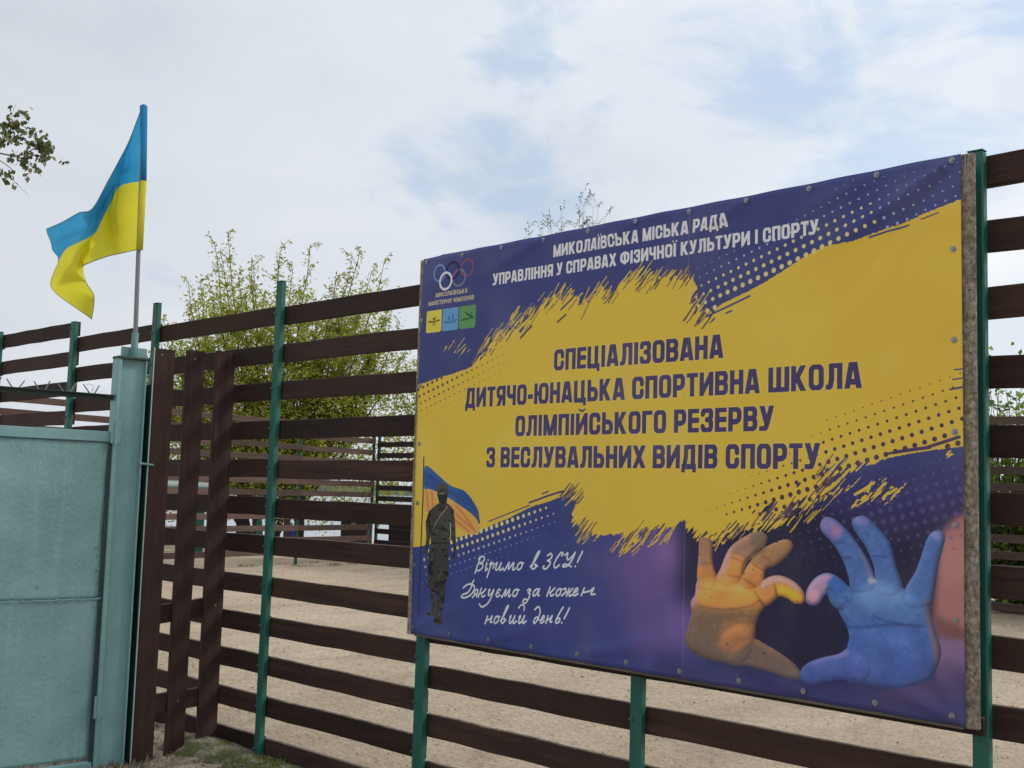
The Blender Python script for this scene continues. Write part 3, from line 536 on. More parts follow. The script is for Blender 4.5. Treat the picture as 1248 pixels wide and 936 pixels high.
# handwriting
C = {  # x-height 1, drawn in a slanted box; ascenders and tails run past it
 'В': [[(.2, 1.9), (-.0, -.3)], [(.0, 1.6), (.45, 1.95), (.75, 1.6), (.55, 1.15), (.15, 1.0), (.65, .95), (.75, .45), (.4, .05), (.05, .1)]],
 'і': [[(.2, .8), (.35, 1.), (.3, .3), (.5, .0), (.9, .3)], [(.45, 1.4), (.47, 1.42)]], 'р': [[(.1, .8), (.35, 1.), (.2, -.9)], [(.3, .55), (.65, 1.), (.9, .75), (.85, .3)]],
 'и': [[(.0, .8), (.15, 1.), (.1, .3), (.25, .0), (.5, .35), (.62, 1.), (.58, .3), (.72, 0), (1, .3)]], 'й': [[(.0, .8), (.15, 1.), (.1, .3), (.25, .0), (.5, .35), (.62, 1.), (.58, .3), (.72, 0), (1, .3)]],
 'м': [[(.0, .1), (.12, .0), (.35, 1.), (.42, .1), (.75, 1.), (.78, .2), (.88, .0), (1.02, .25)]], 'о': [[(.6, .95), (.2, .8), (.1, .3), (.4, .0), (.8, .3), (.8, .8), (.55, 1.0), (.7, .85), (1, .9)]],
 'в': [[(.0, .3), (.5, 1.2), (.8, 2.3), (.55, 2.1), (.3, 1.0), (.25, .2), (.5, 0), (.8, .3), (.7, .65), (.55, .55), (1., .4)]],
 'З': [[(.2, 1.7), (.6, 2.0), (.85, 1.6), (.6, 1.15), (.35, 1.05), (.8, .9), (.75, .4), (.4, -.05), (.0, .1), (.1, .35)]], 'С': [[(.8, 1.6), (.95, 1.9), (.6, 2.), (.2, 1.2), (.05, .4), (.35, .0), (.8, .4)]],
 'У': [[(.05, 1.6), (.25, 1.9), (.3, 1.3), (.45, 1.0), (.8, 1.5), (.95, 2.0), (.8, .9), (.5, .2), (.1, .1), (.15, .4), (.55, .35), (.9, .1)]],
 '!': [[(.8, 2.), (.35, .6)], [(.15, .02), (.17, .04)]], 'Д': [[(.75, 2.3), (.6, 1.7)], [(.0, 1.3), (.3, 1.75), (.75, 1.75), (.98, 1.2), (.8, .4), (.35, .0), (.05, .1), (.15, .45), (.5, .7), (.72, 1.6)]],
 'я': [[(.9, .1), (.8, 1.), (.35, .95), (.2, .65), (.45, .45), (.8, .5)], [(.5, .45), (.1, .0)]], 'к': [[(.2, 1.2), (.05, .0)], [(.15, .5), (.5, .6), (.85, 1.1)], [(.4, .55), (.6, .05), (.95, .25)]],
 'у': [[(.1, .85), (.25, 1.), (.15, .4), (.35, .2), (.65, .6), (.8, 1.), (.7, .0), (.35, -.9), (-.3, -1.3), (-.75, -.9)]], 'є': [[(.8, .85), (.5, 1.), (.15, .6), (.15, .2), (.45, 0), (.9, .25)], [(.2, .52), (.6, .52)]],
 'з': [[(.15, .8), (.5, 1.), (.75, .8), (.4, .5), (.75, .35), (.7, -.3), (.3, -.9), (-.2, -.7), (.0, -.35), (.5, -.4)]], 'а': [[(.75, .9), (.4, .95), (.1, .5), (.2, .05), (.55, .3), (.8, 1.), (.75, .2), (1., .1)]],
 'ж': [[(.05, .9), (.25, 1.0), (.3, .5), (.0, .05)], [(.6, 1.), (.5, .0)], [(.3, .5), (.7, .55), (.95, 1.)], [(.7, .55), (.8, .0), (1.05, .2)]], 'е': [[(.1, .4), (.6, .6), (.65, .95), (.35, .95), (.1, .4), (.3, 0), (.9, .3)]],
 'н': [[(.15, 1.), (.05, .0)], [(.1, .4), (.6, .6), (.85, 1.), (.75, .2), (1.05, .2)]], 'д': [[(.6, .8), (.2, .7), (.1, .2), (.35, .0), (.7, .6), (.75, 1.6), (.3, 2.2), (-.2, 1.8)], [(.7, .6), (1., .4)]],
 'ь': [[(.75, 2.1), (.4, 1.3), (.15, .3), (.35, 0), (.75, .25), (.6, .65), (.2, .5)]]}
Z7 = lambda p: mm(p, 570, 660, 6.933)
hand = np.zeros((AH, AW), np.float32)
def cursive(items, xh=64, slant=.5):
    for ch, x0, x1, yb in items:
        for s in C[ch]:
            q = [(x0 + (x1 - x0) * x + slant * y * xh * .5, yb - y * xh) for x, y in s]
            q = smooth(Z7(q), 5, False) if len(q) > 2 else Z7(q)
            stroke(q, 3.7, hand)
cursive([('В', 80, 150, 250), ('і', 152, 182, 248), ('р', 183, 232, 246), ('и', 240, 312, 244), ('м', 318, 415, 242), ('о', 425, 475, 240), ('в', 540, 600, 234), ('З', 650, 712, 230), ('С', 735, 795, 224), ('У', 808, 895, 220), ('!', 915, 960, 214)])
cursive([('Д', -45, 55, 476), ('я', 52, 92, 474), ('к', 100, 160, 472), ('у', 172, 232, 470), ('є', 245, 288, 469), ('м', 298, 376, 468), ('о', 388, 436, 466), ('з', 500, 545, 466), ('а', 555, 618, 464), ('к', 680, 742, 464), ('о', 752, 798, 462), ('ж', 806, 888, 462), ('е', 896, 945, 460), ('н', 965, 1080, 458)])
cursive([('н', 155, 212, 694), ('о', 225, 272, 693), ('в', 285, 335, 692), ('и', 360, 425, 692), ('й', 436, 502, 692), ('д', 560, 612, 692), ('е', 622, 660, 691), ('н', 672, 722, 691), ('ь', 748, 800, 690), ('!', 800, 850, 690)])
stroke(smooth(Z7([(445, 562), (470, 535), (492, 548), (488, 582)]), 5, False), 3.4, hand)
comp(hand, (170, 174, 196))
# soldier with flag (flat print)
Z3 = lambda p: mm(p, 480, 560, 4.255)
shape(smooth(Z3([(172, 35), (240, 82), (300, 135), (383, 170), (383, 240), (300, 222), (240, 185), (170, 160)]), 4), (44, 76, 122))
shape(Z3([(172, 60), (250, 110), (300, 160), (290, 200), (172, 140)]), (30, 54, 104), 6, .6)
line(smooth(Z3([(200, 80), (250, 130), (330, 190)]), 4, False), 5, (34, 58, 104), 3)
shape(smooth(Z3([(383, 172), (440, 250), (452, 300), (452, 335), (400, 300), (340, 240), (330, 175)]), 4), (40, 66, 112))
shape(smooth(Z3([(170, 158), (245, 175), (330, 225), (420, 290), (450, 340), (440, 392), (330, 350), (250, 250), (170, 272)]), 4), (186, 132, 66))
for p in ([(180, 170), (186, 262)], [(206, 170), (212, 255)], [(300, 240), (345, 300), (420, 360)], [(330, 240), (390, 310), (432, 375)], [(262, 240), (330, 320), (400, 375)]): line(Z3(p), 6, (160, 92, 58), 3, .9)
line(Z3([(166, -10), (160, 200), (145, 500), (133, 800)]), 4, (44, 42, 60))
cam = (46, 46, 44)
parts = [[(232, 150), (236, 130), (258, 125), (284, 132), (290, 158), (288, 190), (280, 225), (262, 240), (246, 225), (236, 190)],
         [(238, 228), (288, 228), (318, 262), (326, 330), (330, 440), (322, 520), (312, 520), (316, 440), (298, 400), (292, 480), (204, 480), (196, 400), (190, 440), (182, 492), (166, 486), (176, 400), (172, 330), (190, 268)],
         [(200, 430), (294, 430), (290, 600), (276, 640), (264, 760), (258, 830), (262, 850), (240, 860), (220, 842), (226, 800), (228, 700), (222, 660), (222, 760), (228, 806), (208, 812), (180, 804), (182, 795), (204, 786), (196, 680), (188, 600)],
         [(186, 480), (206, 480), (196, 640), (190, 670), (182, 660), (184, 560)]]
sold = np.zeros((AH, AW), np.float32)
for p in parts:
    m, y0, x0 = fill(Z3(p)); sold = np.maximum(sold, place(m, y0, x0))
comp(sold, cam)
comp(sold * (st2 > .7) * (Yg > 1180), (62, 60, 50)); comp(sold * (fine > 1.3), (60, 58, 50)); comp(sold * (gauss_noise(4, 9, 80) > .8), (28, 28, 30))
shape(Z3([(232, 180), (286, 180), (282, 226), (262, 240), (244, 226)]), (26, 24, 28)); shape(Z3([(244, 172), (272, 170), (270, 182), (244, 184)]), (96, 72, 60)); shape(Z3([(230, 158), (236, 130), (258, 124), (286, 132), (292, 158), (262, 150)]), (58, 60, 52))
line(Z3([(286, 246), (250, 290), (216, 350)]), 3, (120, 96, 76)); line(Z3([(206, 436), (292, 432)]), 4, (30, 30, 28))
shape(Z3([(218, 640), (266, 640), (262, 660), (220, 662)]), (34, 34, 34)); line(Z3([(300, 330), (302, 400)]), 2.5, (140, 150, 130))
# painted hands
def handpoly(parts, col, shade):
    M = np.zeros((AH, AW), np.float32)
    for p in parts:
        m, y0, x0 = fill(smooth(Z6(p), 6)); M = np.maximum(M, place(m, y0, x0))
    return M
def rim(M, col, r, al, dx=0, dy=0):            # light or shade that hugs the outline of a mask
    comp(M * (1 - np.roll(np.roll(blur(M, r), dy, 0), dx, 1)) * al, col)
tex = gauss_noise(7, 5, 10); tex2 = gauss_noise(40, 26, 30)
FING = dict(
 pinky=[(118, 195), (146, 188), (170, 205), (173, 290), (188, 352), (170, 400), (120, 400), (108, 350), (113, 270)],
 ring=[(186, 360), (205, 312), (235, 240), (275, 200), (335, 168), (372, 164), (396, 182), (390, 215), (352, 262), (318, 284), (296, 330), (280, 370), (230, 390)],
 mid=[(284, 372), (300, 330), (322, 292), (366, 240), (425, 208), (474, 194), (500, 212), (490, 248), (436, 298), (390, 318), (384, 350), (366, 385), (320, 400)],
 index=[(345, 395), (372, 368), (410, 346), (452, 343), (500, 363), (536, 396), (552, 432), (543, 456), (510, 458), (480, 438), (446, 428), (420, 450), (388, 470), (360, 450)],
 palm=[(112, 360), (180, 350), (290, 362), (345, 392), (385, 462), (366, 500), (352, 540), (346, 596), (330, 660), (300, 700), (220, 700), (140, 682), (82, 650), (58, 612), (70, 560), (86, 500), (82, 452), (100, 420)],
 thumb=[(330, 600), (400, 630), (460, 668), (512, 712), (538, 755), (524, 772), (480, 764), (400, 735), (320, 716), (240, 704), (250, 640)])
handL = handpoly(list(FING.values()), None, None)
comp(handL, (168, 112, 62))
def one(M0, pts, col, soft, al=1.0):
    m, y0, x0 = fill(smooth(Z6(pts), 6)); k = soft * 2 + 2; m = blur(np.pad(m, k), soft); y0 -= k; x0 -= k
    a, b, c, d = max(y0, 0), min(y0 + m.shape[0], AH), max(x0, 0), min(x0 + m.shape[1], AW)
    comp(m[a - y0:b - y0, c - x0:d - x0] * M0[a:b, c:d] * al, col, a, c)
one(handL, [(70, 470), (360, 480), (360, 620), (560, 720), (540, 800), (40, 760)], (104, 84, 62), 30)
one(handL, [(120, 380), (300, 368), (372, 420), (350, 462), (230, 480), (120, 455)], (196, 128, 62), 14)
one(handL, [(215, 560), (290, 525), (345, 540), (330, 620), (260, 660), (200, 640)], (160, 104, 56), 12, .9)
one(handL, [(330, 620), (540, 730), (530, 790), (300, 720)], (108, 92, 72), 8)
one(handL, FING['ring'][2:10], (124, 98, 84), 8, .9); one(handL, FING['mid'][2:10], (128, 96, 70), 7, .9)
one(handL, [(205, 320), (250, 262), (300, 280), (285, 355), (220, 370)], (186, 122, 66), 7)
one(handL, [(305, 320), (330, 296), (380, 312), (376, 372), (310, 380)], (180, 116, 64), 6)
one(handL, [(232, 235), (250, 218), (240, 300), (200, 350), (190, 350)], (150, 120, 124), 6, .8)
one(handL, [(330, 160), (400, 160), (390, 240), (340, 250)], (92, 82, 66), 10, .8)
one(handL, [(113, 190), (172, 190), (172, 290), (112, 300)], (124, 96, 78), 9, .8)
one(handL, [(95, 360), (116, 360), (100, 460), (84, 470), (84, 430)], (140, 122, 148), 7, .9)
one(handL, [(370, 372), (410, 346), (455, 343), (505, 365), (540, 400), (520, 410), (470, 375), (420, 375), (385, 400)], (160, 126, 120), 6, .9)
one(handL, [(426, 396), (450, 380), (500, 402), (548, 440), (515, 462), (480, 440), (440, 425)], (196, 144, 46), 4)
one(handL, [(424, 372), (436, 400), (440, 426), (428, 420)], (104, 66, 44), 3, .8)
for p, r, a in [([(118, 468), (200, 482), (270, 478), (330, 466), (365, 442)], 3, .75), ([(190, 610), (230, 560), (290, 532), (345, 540)], 3, .5), ([(250, 268), (296, 284)], 3, .7), ([(238, 342), (290, 350)], 3, .6), ([(300, 335), (296, 300), (340, 250), (372, 235)], 4.5, .85),
                ([(330, 292), (382, 322)], 3, .7), ([(384, 262), (412, 282)], 2.5, .6), ([(300, 355), (345, 384)], 3.5, .7), ([(114, 292), (170, 292)], 2.5, .4), ([(344, 408), (384, 464)], 3, .6), ([(270, 478), (330, 520), (345, 545)], 2.5, .45)]:
    line(smooth(Z6(p), 5, False), r, (86, 54, 40), 3, a * .7)
comp(handL * np.clip(tex, 0, 2) * .06, (220, 160, 110)); comp(handL * np.clip(-tex2, 0, 2) * .10, (80, 52, 40))
rim(handL, (46, 34, 44), 7, .75, -4, -3); rim(handL, (176, 146, 150), 4, .35, 4, 4)
comp(handL * np.clip((Yg - 1400) / 260, 0, 1) * .35, (66, 58, 84))
BL = dict(
 index=[(556, 452), (556, 410), (572, 376), (602, 345), (645, 332), (688, 350), (722, 382), (748, 410), (730, 470), (690, 482), (660, 462), (640, 420), (622, 440), (610, 460), (580, 466)],
 mid=[(612, 140), (622, 110), (645, 102), (680, 116), (728, 162), (772, 222), (812, 285), (834, 345), (832, 400), (745, 410), (728, 345), (700, 268), (655, 200), (625, 170)],
 ring=[(742, 128), (752, 106), (782, 98), (808, 106), (840, 140), (882, 182), (908, 236), (926, 310), (950, 396), (900, 430), (820, 400), (836, 345), (828, 290), (796, 220), (762, 170)],
 pinky=[(962, 400), (1002, 330), (1028, 262), (1048, 200), (1072, 164), (1104, 158), (1126, 180), (1120, 222), (1104, 280), (1092, 350), (1080, 430), (1060, 470), (960, 470)],
 palm=[(738, 400), (830, 358), (950, 395), (1050, 440), (1070, 500), (1092, 580), (1112, 650), (1100, 720), (1062, 770), (975, 800), (880, 806), (790, 788), (720, 770), (722, 650), (732, 600), (722, 552), (700, 512), (688, 478), (712, 430)],
 thumb=[(740, 640), (690, 664), (620, 680), (560, 702), (530, 735), (532, 772), (570, 792), (640, 780), (720, 770), (800, 780), (820, 700)])
handR = handpoly(list(BL.values()), None, None)
comp(handR, (62, 87, 134))
one(handR, [(760, 420), (860, 385), (980, 420), (1040, 480), (1000, 530), (860, 520), (770, 480)], (80, 112, 156), 22, .75)
one(handR, [(730, 560), (1060, 560), (1080, 700), (960, 780), (740, 760)], (58, 84, 142), 26, .9)
one(handR, [(600, 690), (760, 660), (800, 780), (540, 800)], (64, 84, 142), 12)
one(handR, [(556, 460), (554, 400), (590, 350), (640, 330), (664, 352), (640, 392), (620, 440), (590, 470)], (150, 118, 140), 7)
one(handR, [(575, 440), (575, 405), (605, 400), (612, 440), (590, 462)], (182, 128, 140), 6, .8)
one(handR, [(668, 350), (700, 366), (720, 395), (688, 440), (660, 400), (640, 372)], (50, 84, 140), 5, .8)
one(handR, [(612, 150), (622, 108), (650, 102), (700, 140), (690, 190), (650, 190)], (112, 96, 140), 7, .8)
one(handR, [(660, 130), (700, 150), (690, 182), (660, 165)], (140, 98, 126), 6, .7)
one(handR, [(770, 222), (810, 285), (834, 345), (822, 368), (806, 330), (780, 260), (752, 205)], (116, 100, 120), 3, .7)
one(handR, [(748, 106), (806, 104), (812, 130), (770, 140)], (104, 100, 148), 6, .8)
one(handR, [(1056, 164), (1110, 158), (1124, 190), (1092, 200)], (126, 122, 164), 5, .6)
one(handR, [(1104, 270), (1124, 180), (1100, 350), (1084, 430), (1050, 452), (1070, 400)], (84, 74, 92), 4, .8)
one(handR, [(1040, 450), (1070, 460), (1098, 580), (1120, 660), (1100, 730), (1080, 650), (1060, 560)], (110, 90, 96), 4, .9)
one(handR, [(808, 355), (836, 352), (840, 372), (815, 376)], (150, 140, 156), 3, .8)
one(handR, [(620, 680), (700, 655), (726, 645), (724, 672), (640, 690), (560, 715)], (122, 108, 150), 4, .7)
for p, r, a in [([(700, 545), (760, 556), (860, 548), (940, 545), (1040, 552)], 3.5, .7), ([(826, 508), (880, 530), (960, 545)], 3, .6), ([(860, 580), (890, 620), (905, 650)], 4, .3), ([(676, 205), (712, 206)], 3, .6), ([(706, 272), (742, 270)], 3, .6), ([(800, 170), (816, 174)], 3, .5),
                ([(830, 262), (884, 266)], 4, .7), ([(690, 482), (716, 448), (722, 425)], 3.5, .7), ([(664, 400), (640, 396), (640, 428)], 3, .7), ([(700, 480), (720, 520)], 2, .5), ([(960, 404), (948, 440)], 3, .3), ([(1060, 250), (1098, 262)], 2.5, .3), ([(836, 352), (820, 300), (790, 230), (768, 196)], 3.5, .8)]:
    line(smooth(Z6(p), 5, False), r, (30, 40, 84), 3, a * .75)
comp(handR * np.clip(tex, 0, 2) * .07, (110, 140, 190)); comp(handR * np.clip(-tex2, 0, 2) * .06, (36, 52, 110))
rim(handR, (22, 26, 60), 8, .7, -5, -3); rim(handR, (140, 150, 190), 4, .3, 4, 4)
for D_ in (FING, BL):
    for nm_, pts_ in D_.items():
        m, y0, x0 = fill(smooth(Z6(pts_), 6)); rr_ = 26 if nm_ == 'palm' else 13; k = rr_ * 2 + 2; mp_ = np.pad(m, k); b_ = blur(mp_, rr_); gy, gx = np.gradient(b_); y0 -= k; x0 -= k
        lt = np.tanh((gy * .9 + gx * .55) * (30 if nm_ == 'palm' else 16)); sh = (1 + .24 * lt) * (.80 + .24 * np.clip(b_ * 1.15, 0, 1)); sh = 1 + (sh - 1) * blur(mp_, 3) * mp_
        a, b, c, d = max(y0, 0), min(y0 + mp_.shape[0], AH), max(x0, 0), min(x0 + mp_.shape[1], AW)
        art[a:b, c:d] *= sh[a - y0:b - y0, c - x0:d - x0, None]
for pts_, w_, a_ in (([(735, 640), (800, 610), (860, 640), (900, 700), (880, 760)], 26, .22), ([(760, 470), (800, 500), (900, 500), (1000, 480)], 20, .16), ([(1010, 560), (1040, 640), (1030, 720)], 24, .18)): line(smooth(Z6(pts_), 5, False), w_, (34, 50, 100), 16, a_)
for pts_, w_, a_ in (([(800, 430), (840, 405), (930, 425)], 20, .3), ([(800, 590), (860, 600), (960, 600)], 22, .16), ([(600, 720), (680, 700)], 14, .22)): line(smooth(Z6(pts_), 5, False), w_, (120, 150, 190), 14, a_)
for pts_, w_, a_ in (([(150, 395), (220, 385), (290, 400)], 16, .35), ([(225, 590), (270, 560), (310, 570)], 14, .3)): line(smooth(Z6(pts_), 5, False), w_, (232, 170, 104), 12, a_)
sp = (gauss_noise(3, 3, 0) > 3.0)
comp(np.maximum(handR, handL) * sp * .6, (40, 30, 50))
shape(Z6([(-60, 800), (300, 790), (640, 860), (1300, 880), (1300, 1040), (-60, 1020)]), (52, 52, 92), 20, .7)
comp(handR * np.clip((Yg - 1500) / 160, 0, 1) * .35, (60, 58, 104))
# sewn seam, scuffs, a little dust
line([(1500 - BX0, 0), (1503 - BX0, 1716)], 1.2, (196, 186, 150), 0, .22); line([(640 - BX0, 0), (642 - BX0, 1716)], 1, (196, 186, 150), 0, .06)
comp(np.clip(gauss_noise(90, 50, 0) - .4, 0, 2) * .035, (190, 186, 176)); comp((gauss_noise(1.5, 1.5, 0) > 3.5).astype(np.float32) * .4, (200, 200, 200))
art = np.clip(art, 0, 255)
GAIN = 1.92                                      # print pigments, seen in open shade, back to surface colours
lin = (art / 255.0) ** 2.2 * GAIN
lin = np.clip(lin, 0, .82) ** (1 / 2.2)
img = bpy.data.images.new('banner_print', AW, AH)
px = np.ones((AH, AW, 4), np.float32); px[..., :3] = lin[::-1]; img.pixels.foreach_set(px.ravel()); img.update(); img.pack()
w = Mt('printed vinyl', .5, spec=.2); ti = w.n('ShaderNodeTexImage'); ti.image = img; ti.interpolation = 'Linear'; w.l(w.n('ShaderNodeUVMap').outputs[0], ti.inputs[0])
dirt = w.noise(w.vec((1, 1, .5)), 3.5, 6, .6); c = w.mix(w.ramp(dirt, [(.5, .0), (.8, .10)]), ti.outputs['Color'], (.42, .40, .36)); w.col(c)
w.bump(w.noise(w.vec((1, 1, 1)), 6, 3, .5), .12, .01); w.rough(w.ramp(dirt, [(.3, .46), (.7, .60)]))
ban = put('banner', bme, w.m, bb); sol = ban.modifiers.new('thickness', 'SOLIDIFY'); sol.thickness = .0012; sol.offset = 1
del art, lin, px, st, st2, fine, tex, tex2, Xg, Yg
scm = MB().tube([(0, 0, 0), (0, -.002, 0)], .0098, 12).tube([(0, -.002, 0), (0, -.0055, 0)], [.0062, .0048], 6); sme = mesh('screw', scm.V, scm.F); sme.materials.append(M['zinc'])
for (u_, v_) in screws:
    i = int(round((u_ + .035) / 2.565 * NX)); j = int(round(v_ / 1.715 * NY)); i = min(max(i, 0), NX); j = min(max(j, 0), NY)
    put('screw', sme, None, bb, (u_, -float(dsp[j, i]) - .0016, -v_))
# ================================================================ gate side
GR = math.radians(-95); GL = (-.45, 0, 0)
# slatted screen of upright planks
scr = thing('plank_screen', GL, GR, label='narrow screen of three upright dark brown planks between gate post and board fence', cat='screen')
pm = {}
for (s0, s1, z0, z1, tl) in ((.012, .128, -.10, 2.152, .004), (.198, .305, -.16, 2.137, -.002), (.374, .490, -.2, 2.128, .003)):
    n = 9; V = []; F = []; wv = s1 - s0
    for i in range(n):
        z = z0 + (z1 - z0) * i / (n - 1); dx = rnd.uniform(-.002, .002) + tl * (i / (n - 1) - .5); c = .003
        for x, y in ((c, 0), (wv - c, 0), (wv, -c), (wv, -.025 + c), (wv - c, -.025), (c, -.025), (0, -.025 + c), (0, -c)): V.append((x + dx, y, z))
    for i in range(n - 1):
        for q in range(8): F.append((i * 8 + q, i * 8 + (q + 1) % 8, (i + 1) * 8 + (q + 1) % 8, (i + 1) * 8 + q))
    F.append(tuple(range(8))); F.append(tuple((n - 1) * 8 + q for q in range(8))[::-1])
    put('plank', mesh('plank', V, F), M['plank'], scr, (s0, 0, 0))
for (za, zb) in ((.792, .735), (.300, .272)):
    V, F = cbox(.02, -.055, -.10, .49, -.0265, 0, c=.003); V = [(x, y, z + za + (zb - za) * x / .49) for x, y, z in V]
    put('rail', mesh('rail', V, F), M['slat'], scr)
sb = MB().tube([(0, 0, 0), (0, .003, 0)], .006, 8); sbm = mesh('nail', sb.V, sb.F); sbm.materials.append(M['bolt'])
for s_, z in ((.44, 2.095), (.25, 2.09), (.05, .74), (.24, .24)): put('nail', sbm, None, scr, (s_ + .01, 0, z))
# gate post: welded channel with backing plate
gp = thing('gate_post', GL, GR, label='pale teal welded steel gate post with open channel face and capped top', cat='gate post')
MB().box(.530, -.034, -.4, .684, -.028, 2.056, c=.002).go('channel_web', M['gate2'], gp)
MB().box(.527, -.080, -.4, .535, .0, 2.055, c=.002).go('flange', M['gate2'], gp)
MB().box(.664, -.080, -.4, .687, .0, 2.055, c=.003).go('flange', M['gate2'], gp)
MB().box(.525, -.082, 2.0555, .689, .008, 2.068, c=.002).go('cap', M['dark_bar'], gp)
MB().box(.498, -.098, -.4, .640, -.084, 2.128, c=.002).go('backing_plate', M['gate2'], gp)
MB().box(.499, -.082, -.4, .526, -.076, 1.86, c=.002).go('shade_strip', M['dark_green'], gp)  # dark green strip added for the shade between post and planks
MB().box(.4905, -.083, -.4, .4965, -.0015, 1.93, c=.001).go('angle_web', M['dark_green'], gp)  # web of the angle, its green darkened to hold the gap's shade
MB().box(.4905, -.001, -.4, .4968, .004, 2.130, c=.001).go('edge_strip', M['gate_edge'], gp)
MB().tube([(.465, .008, 1.497), (.530, .008, 1.503)], .006, 8).tube([(.530, .008, 1.503), (.545, .008, 1.503)], .011, 6).go('pin', M['gate2'], gp)
# swing gate leaf
ga = thing('metal_gate', GL, GR, label='pale teal sheet steel gate leaf with welded seam and spiked bar above', cat='gate')
NXg, NZg = 60, 40; Vg = []; 
for j in range(NZg + 1):
    for i in range(NXg + 1):
        s_, z = .705 + 2.1 * i / NXg, .80 + .81 * j / NZg; d = .006 * math.sin(s_ * 3.1 + 1) * math.sin((z - .8) * 3.9) + .0016 * math.sin(s_ * 17 + z * 5) + .0012 * math.sin(z * 23 - s_ * 4)
        Vg.append((s_, -.022 + d, z))
Fg = [(j * (NXg + 1) + i, j * (NXg + 1) + i + 1, (j + 1) * (NXg + 1) + i + 1, (j + 1) * (NXg + 1) + i) for j in range(NZg) for i in range(NXg)]
for zz, nm in ((0, 'sheet_panel'), (-.812, 'sheet_panel')):
    o = put(nm, mesh(nm, [(x, y - (.003 if zz else 0), z + zz) for x, y, z in Vg], [f[::-1] for f in Fg], True), M['gate'], ga); sm_ = o.modifiers.new('thickness', 'SOLIDIFY'); sm_.thickness = .003
pts = [(.70 + 2.1 * i / 80, -.014 + rnd.uniform(-.001, .001), .797 + rnd.uniform(-.0025, .0025)) for i in range(81)]
MB().tube(pts, [rnd.uniform(.003, .0055) for _ in pts], 6).go('weld_seam', M['gate2'], ga)
MB().box(.694, -.06, 1.609, 2.85, -.006, 1.664, c=.003).go('top_rail', M['gate2'], ga)
MB().box(.694, -.06, -.105, 2.85, -.008, -.03, c=.003).go('bottom_rail', M['gate2'], ga)
MB().box(.6925, -.055, -.028, .705, -.012, 1.607, c=.002).go('stile', M['dark_bar'], ga)
for z0_, z1_ in ((.19, .305), (1.60, 1.725)): MB().box(.655, .0015, z0_, .706, .016, z1_, c=.004).tube([(.684, .02, z0_ - .01), (.684, .02, z1_ + .012)], .008, 10).go('hinge', M['gate2'], ga)
for s_, z in ((1.02, .868), (.92, .800), (1.09, .797), (.73, 1.02), (.735, 1.06), (.725, .76), (.722, .95), (1.5, 1.22)): MB().tube([(s_, -.02, z), (s_, -.011, z)], [.007, .004], 8).go('weld_blob', M['gate2'], ga)
MB().box(.688, -.035, 1.829, 2.85, -.031, 1.856, c=.001).box(.688, -.0308, 1.8535, 2.85, .004, 1.8575, c=.001).go('spike_bar', M['dark_bar'], ga)
for (sa, sb_) in ((1.212, 1.24), (1.177, 1.153), (1.083, 1.107), (1.049, 1.028), (.96, .989), (.922, .897), (.823, .859), (.797, .775), (1.32, 1.35), (1.29, 1.265), (1.45, 1.48), (1.42, 1.395), (1.58, 1.61), (1.55, 1.525)):
    MB().tube([(sa, -.014, 1.857), (sb_, -.014, 1.897 + rnd.uniform(-.004, .008))], [.0036, .0030], 6).go('spike', M['pipe'], ga)
MB().tube([(.812, -.014, 1.857), (.806, -.012, 1.885), (.812, -.01, 1.90), (.830, -.01, 1.905), (.845, -.01, 1.899)], .0012, 5).go('wire', M['pipe'], ga)
# flagpole and flag
fp = thing('flagpole', (-.562, -.574, 0), label='slim grey steel flagpole rising from a teal socket behind the gate post', cat='flagpole')
MB().tube([(.006, 0, 1.60), (0, 0, 2.088), (.004, 0, 2.205)], .0185, 14).go('socket', M['socket'], fp, True)
MB().tube([(.004, 0, 2.10), (.004, 0, 2.208), (-.028, 0, 2.85), (-.06, 0, 3.470)], [.0125, .0125, .0115, .0115], 14).go('pole', M['pipe'], fp, True)
G5 = [[(-0.654, -0.574, 3.457), (-0.814, -0.544, 3.359), (-0.907, -0.554, 3.251), (-0.958, -0.594, 3.104), (-0.952, -0.675, 2.929), (-1.314, -0.594, 2.977), (-1.730, -0.514, 2.998), (-2.081, -0.453, 3.018)],
[(-0.595, -0.574, 3.245), (-0.979, -0.483, 3.238), (-0.990, -0.534, 3.118), (-0.993, -0.594, 2.996), (-0.956, -0.665, 2.855), (-1.276, -0.605, 2.866), (-1.712, -0.524, 2.888), (-1.918, -0.473, 2.869)],
[(-0.557, -0.574, 3.043), (-1.051, -0.473, 3.124), (-0.902, -0.594, 2.973), (-0.922, -0.635, 2.876), (-0.976, -0.655, 2.797), (-1.091, -0.675, 2.762), (-1.438, -0.594, 2.776), (-1.689, -0.524, 2.740)],
[(-0.557, -0.574, 2.849), (-0.914, -0.534, 2.861), (-0.858, -0.635, 2.792), (-0.888, -0.675, 2.723), (-1.120, -0.615, 2.706), (-1.073, -0.695, 2.611), (-1.335, -0.655, 2.589), (-1.660, -0.574, 2.570)],
[(-0.567, -0.574, 2.666), (-0.734, -0.594, 2.660), (-0.807, -0.655, 2.640), (-0.936, -0.695, 2.611), (-1.377, -0.514, 2.665), (-0.964, -0.675, 2.508), (-1.122, -0.554, 2.462), (-0.968, -0.635, 2.307)]]
G5 = np.array(G5)
def cr(P, t):                                    # Catmull-Rom along axis 0, t in 0..len-1
    n = len(P); i = min(int(t), n - 2); f = t - i; a, b, c, d = P[max(i - 1, 0)], P[i], P[i + 1], P[min(i + 2, n - 1)]
    return .5 * (2 * b + (c - a) * f + (2 * a - 5 * b + 4 * c - d) * f * f + (3 * b - a - 3 * c + d) * f ** 3)
FU, FV = 70, 44; V = []; frn = random.Random(4)
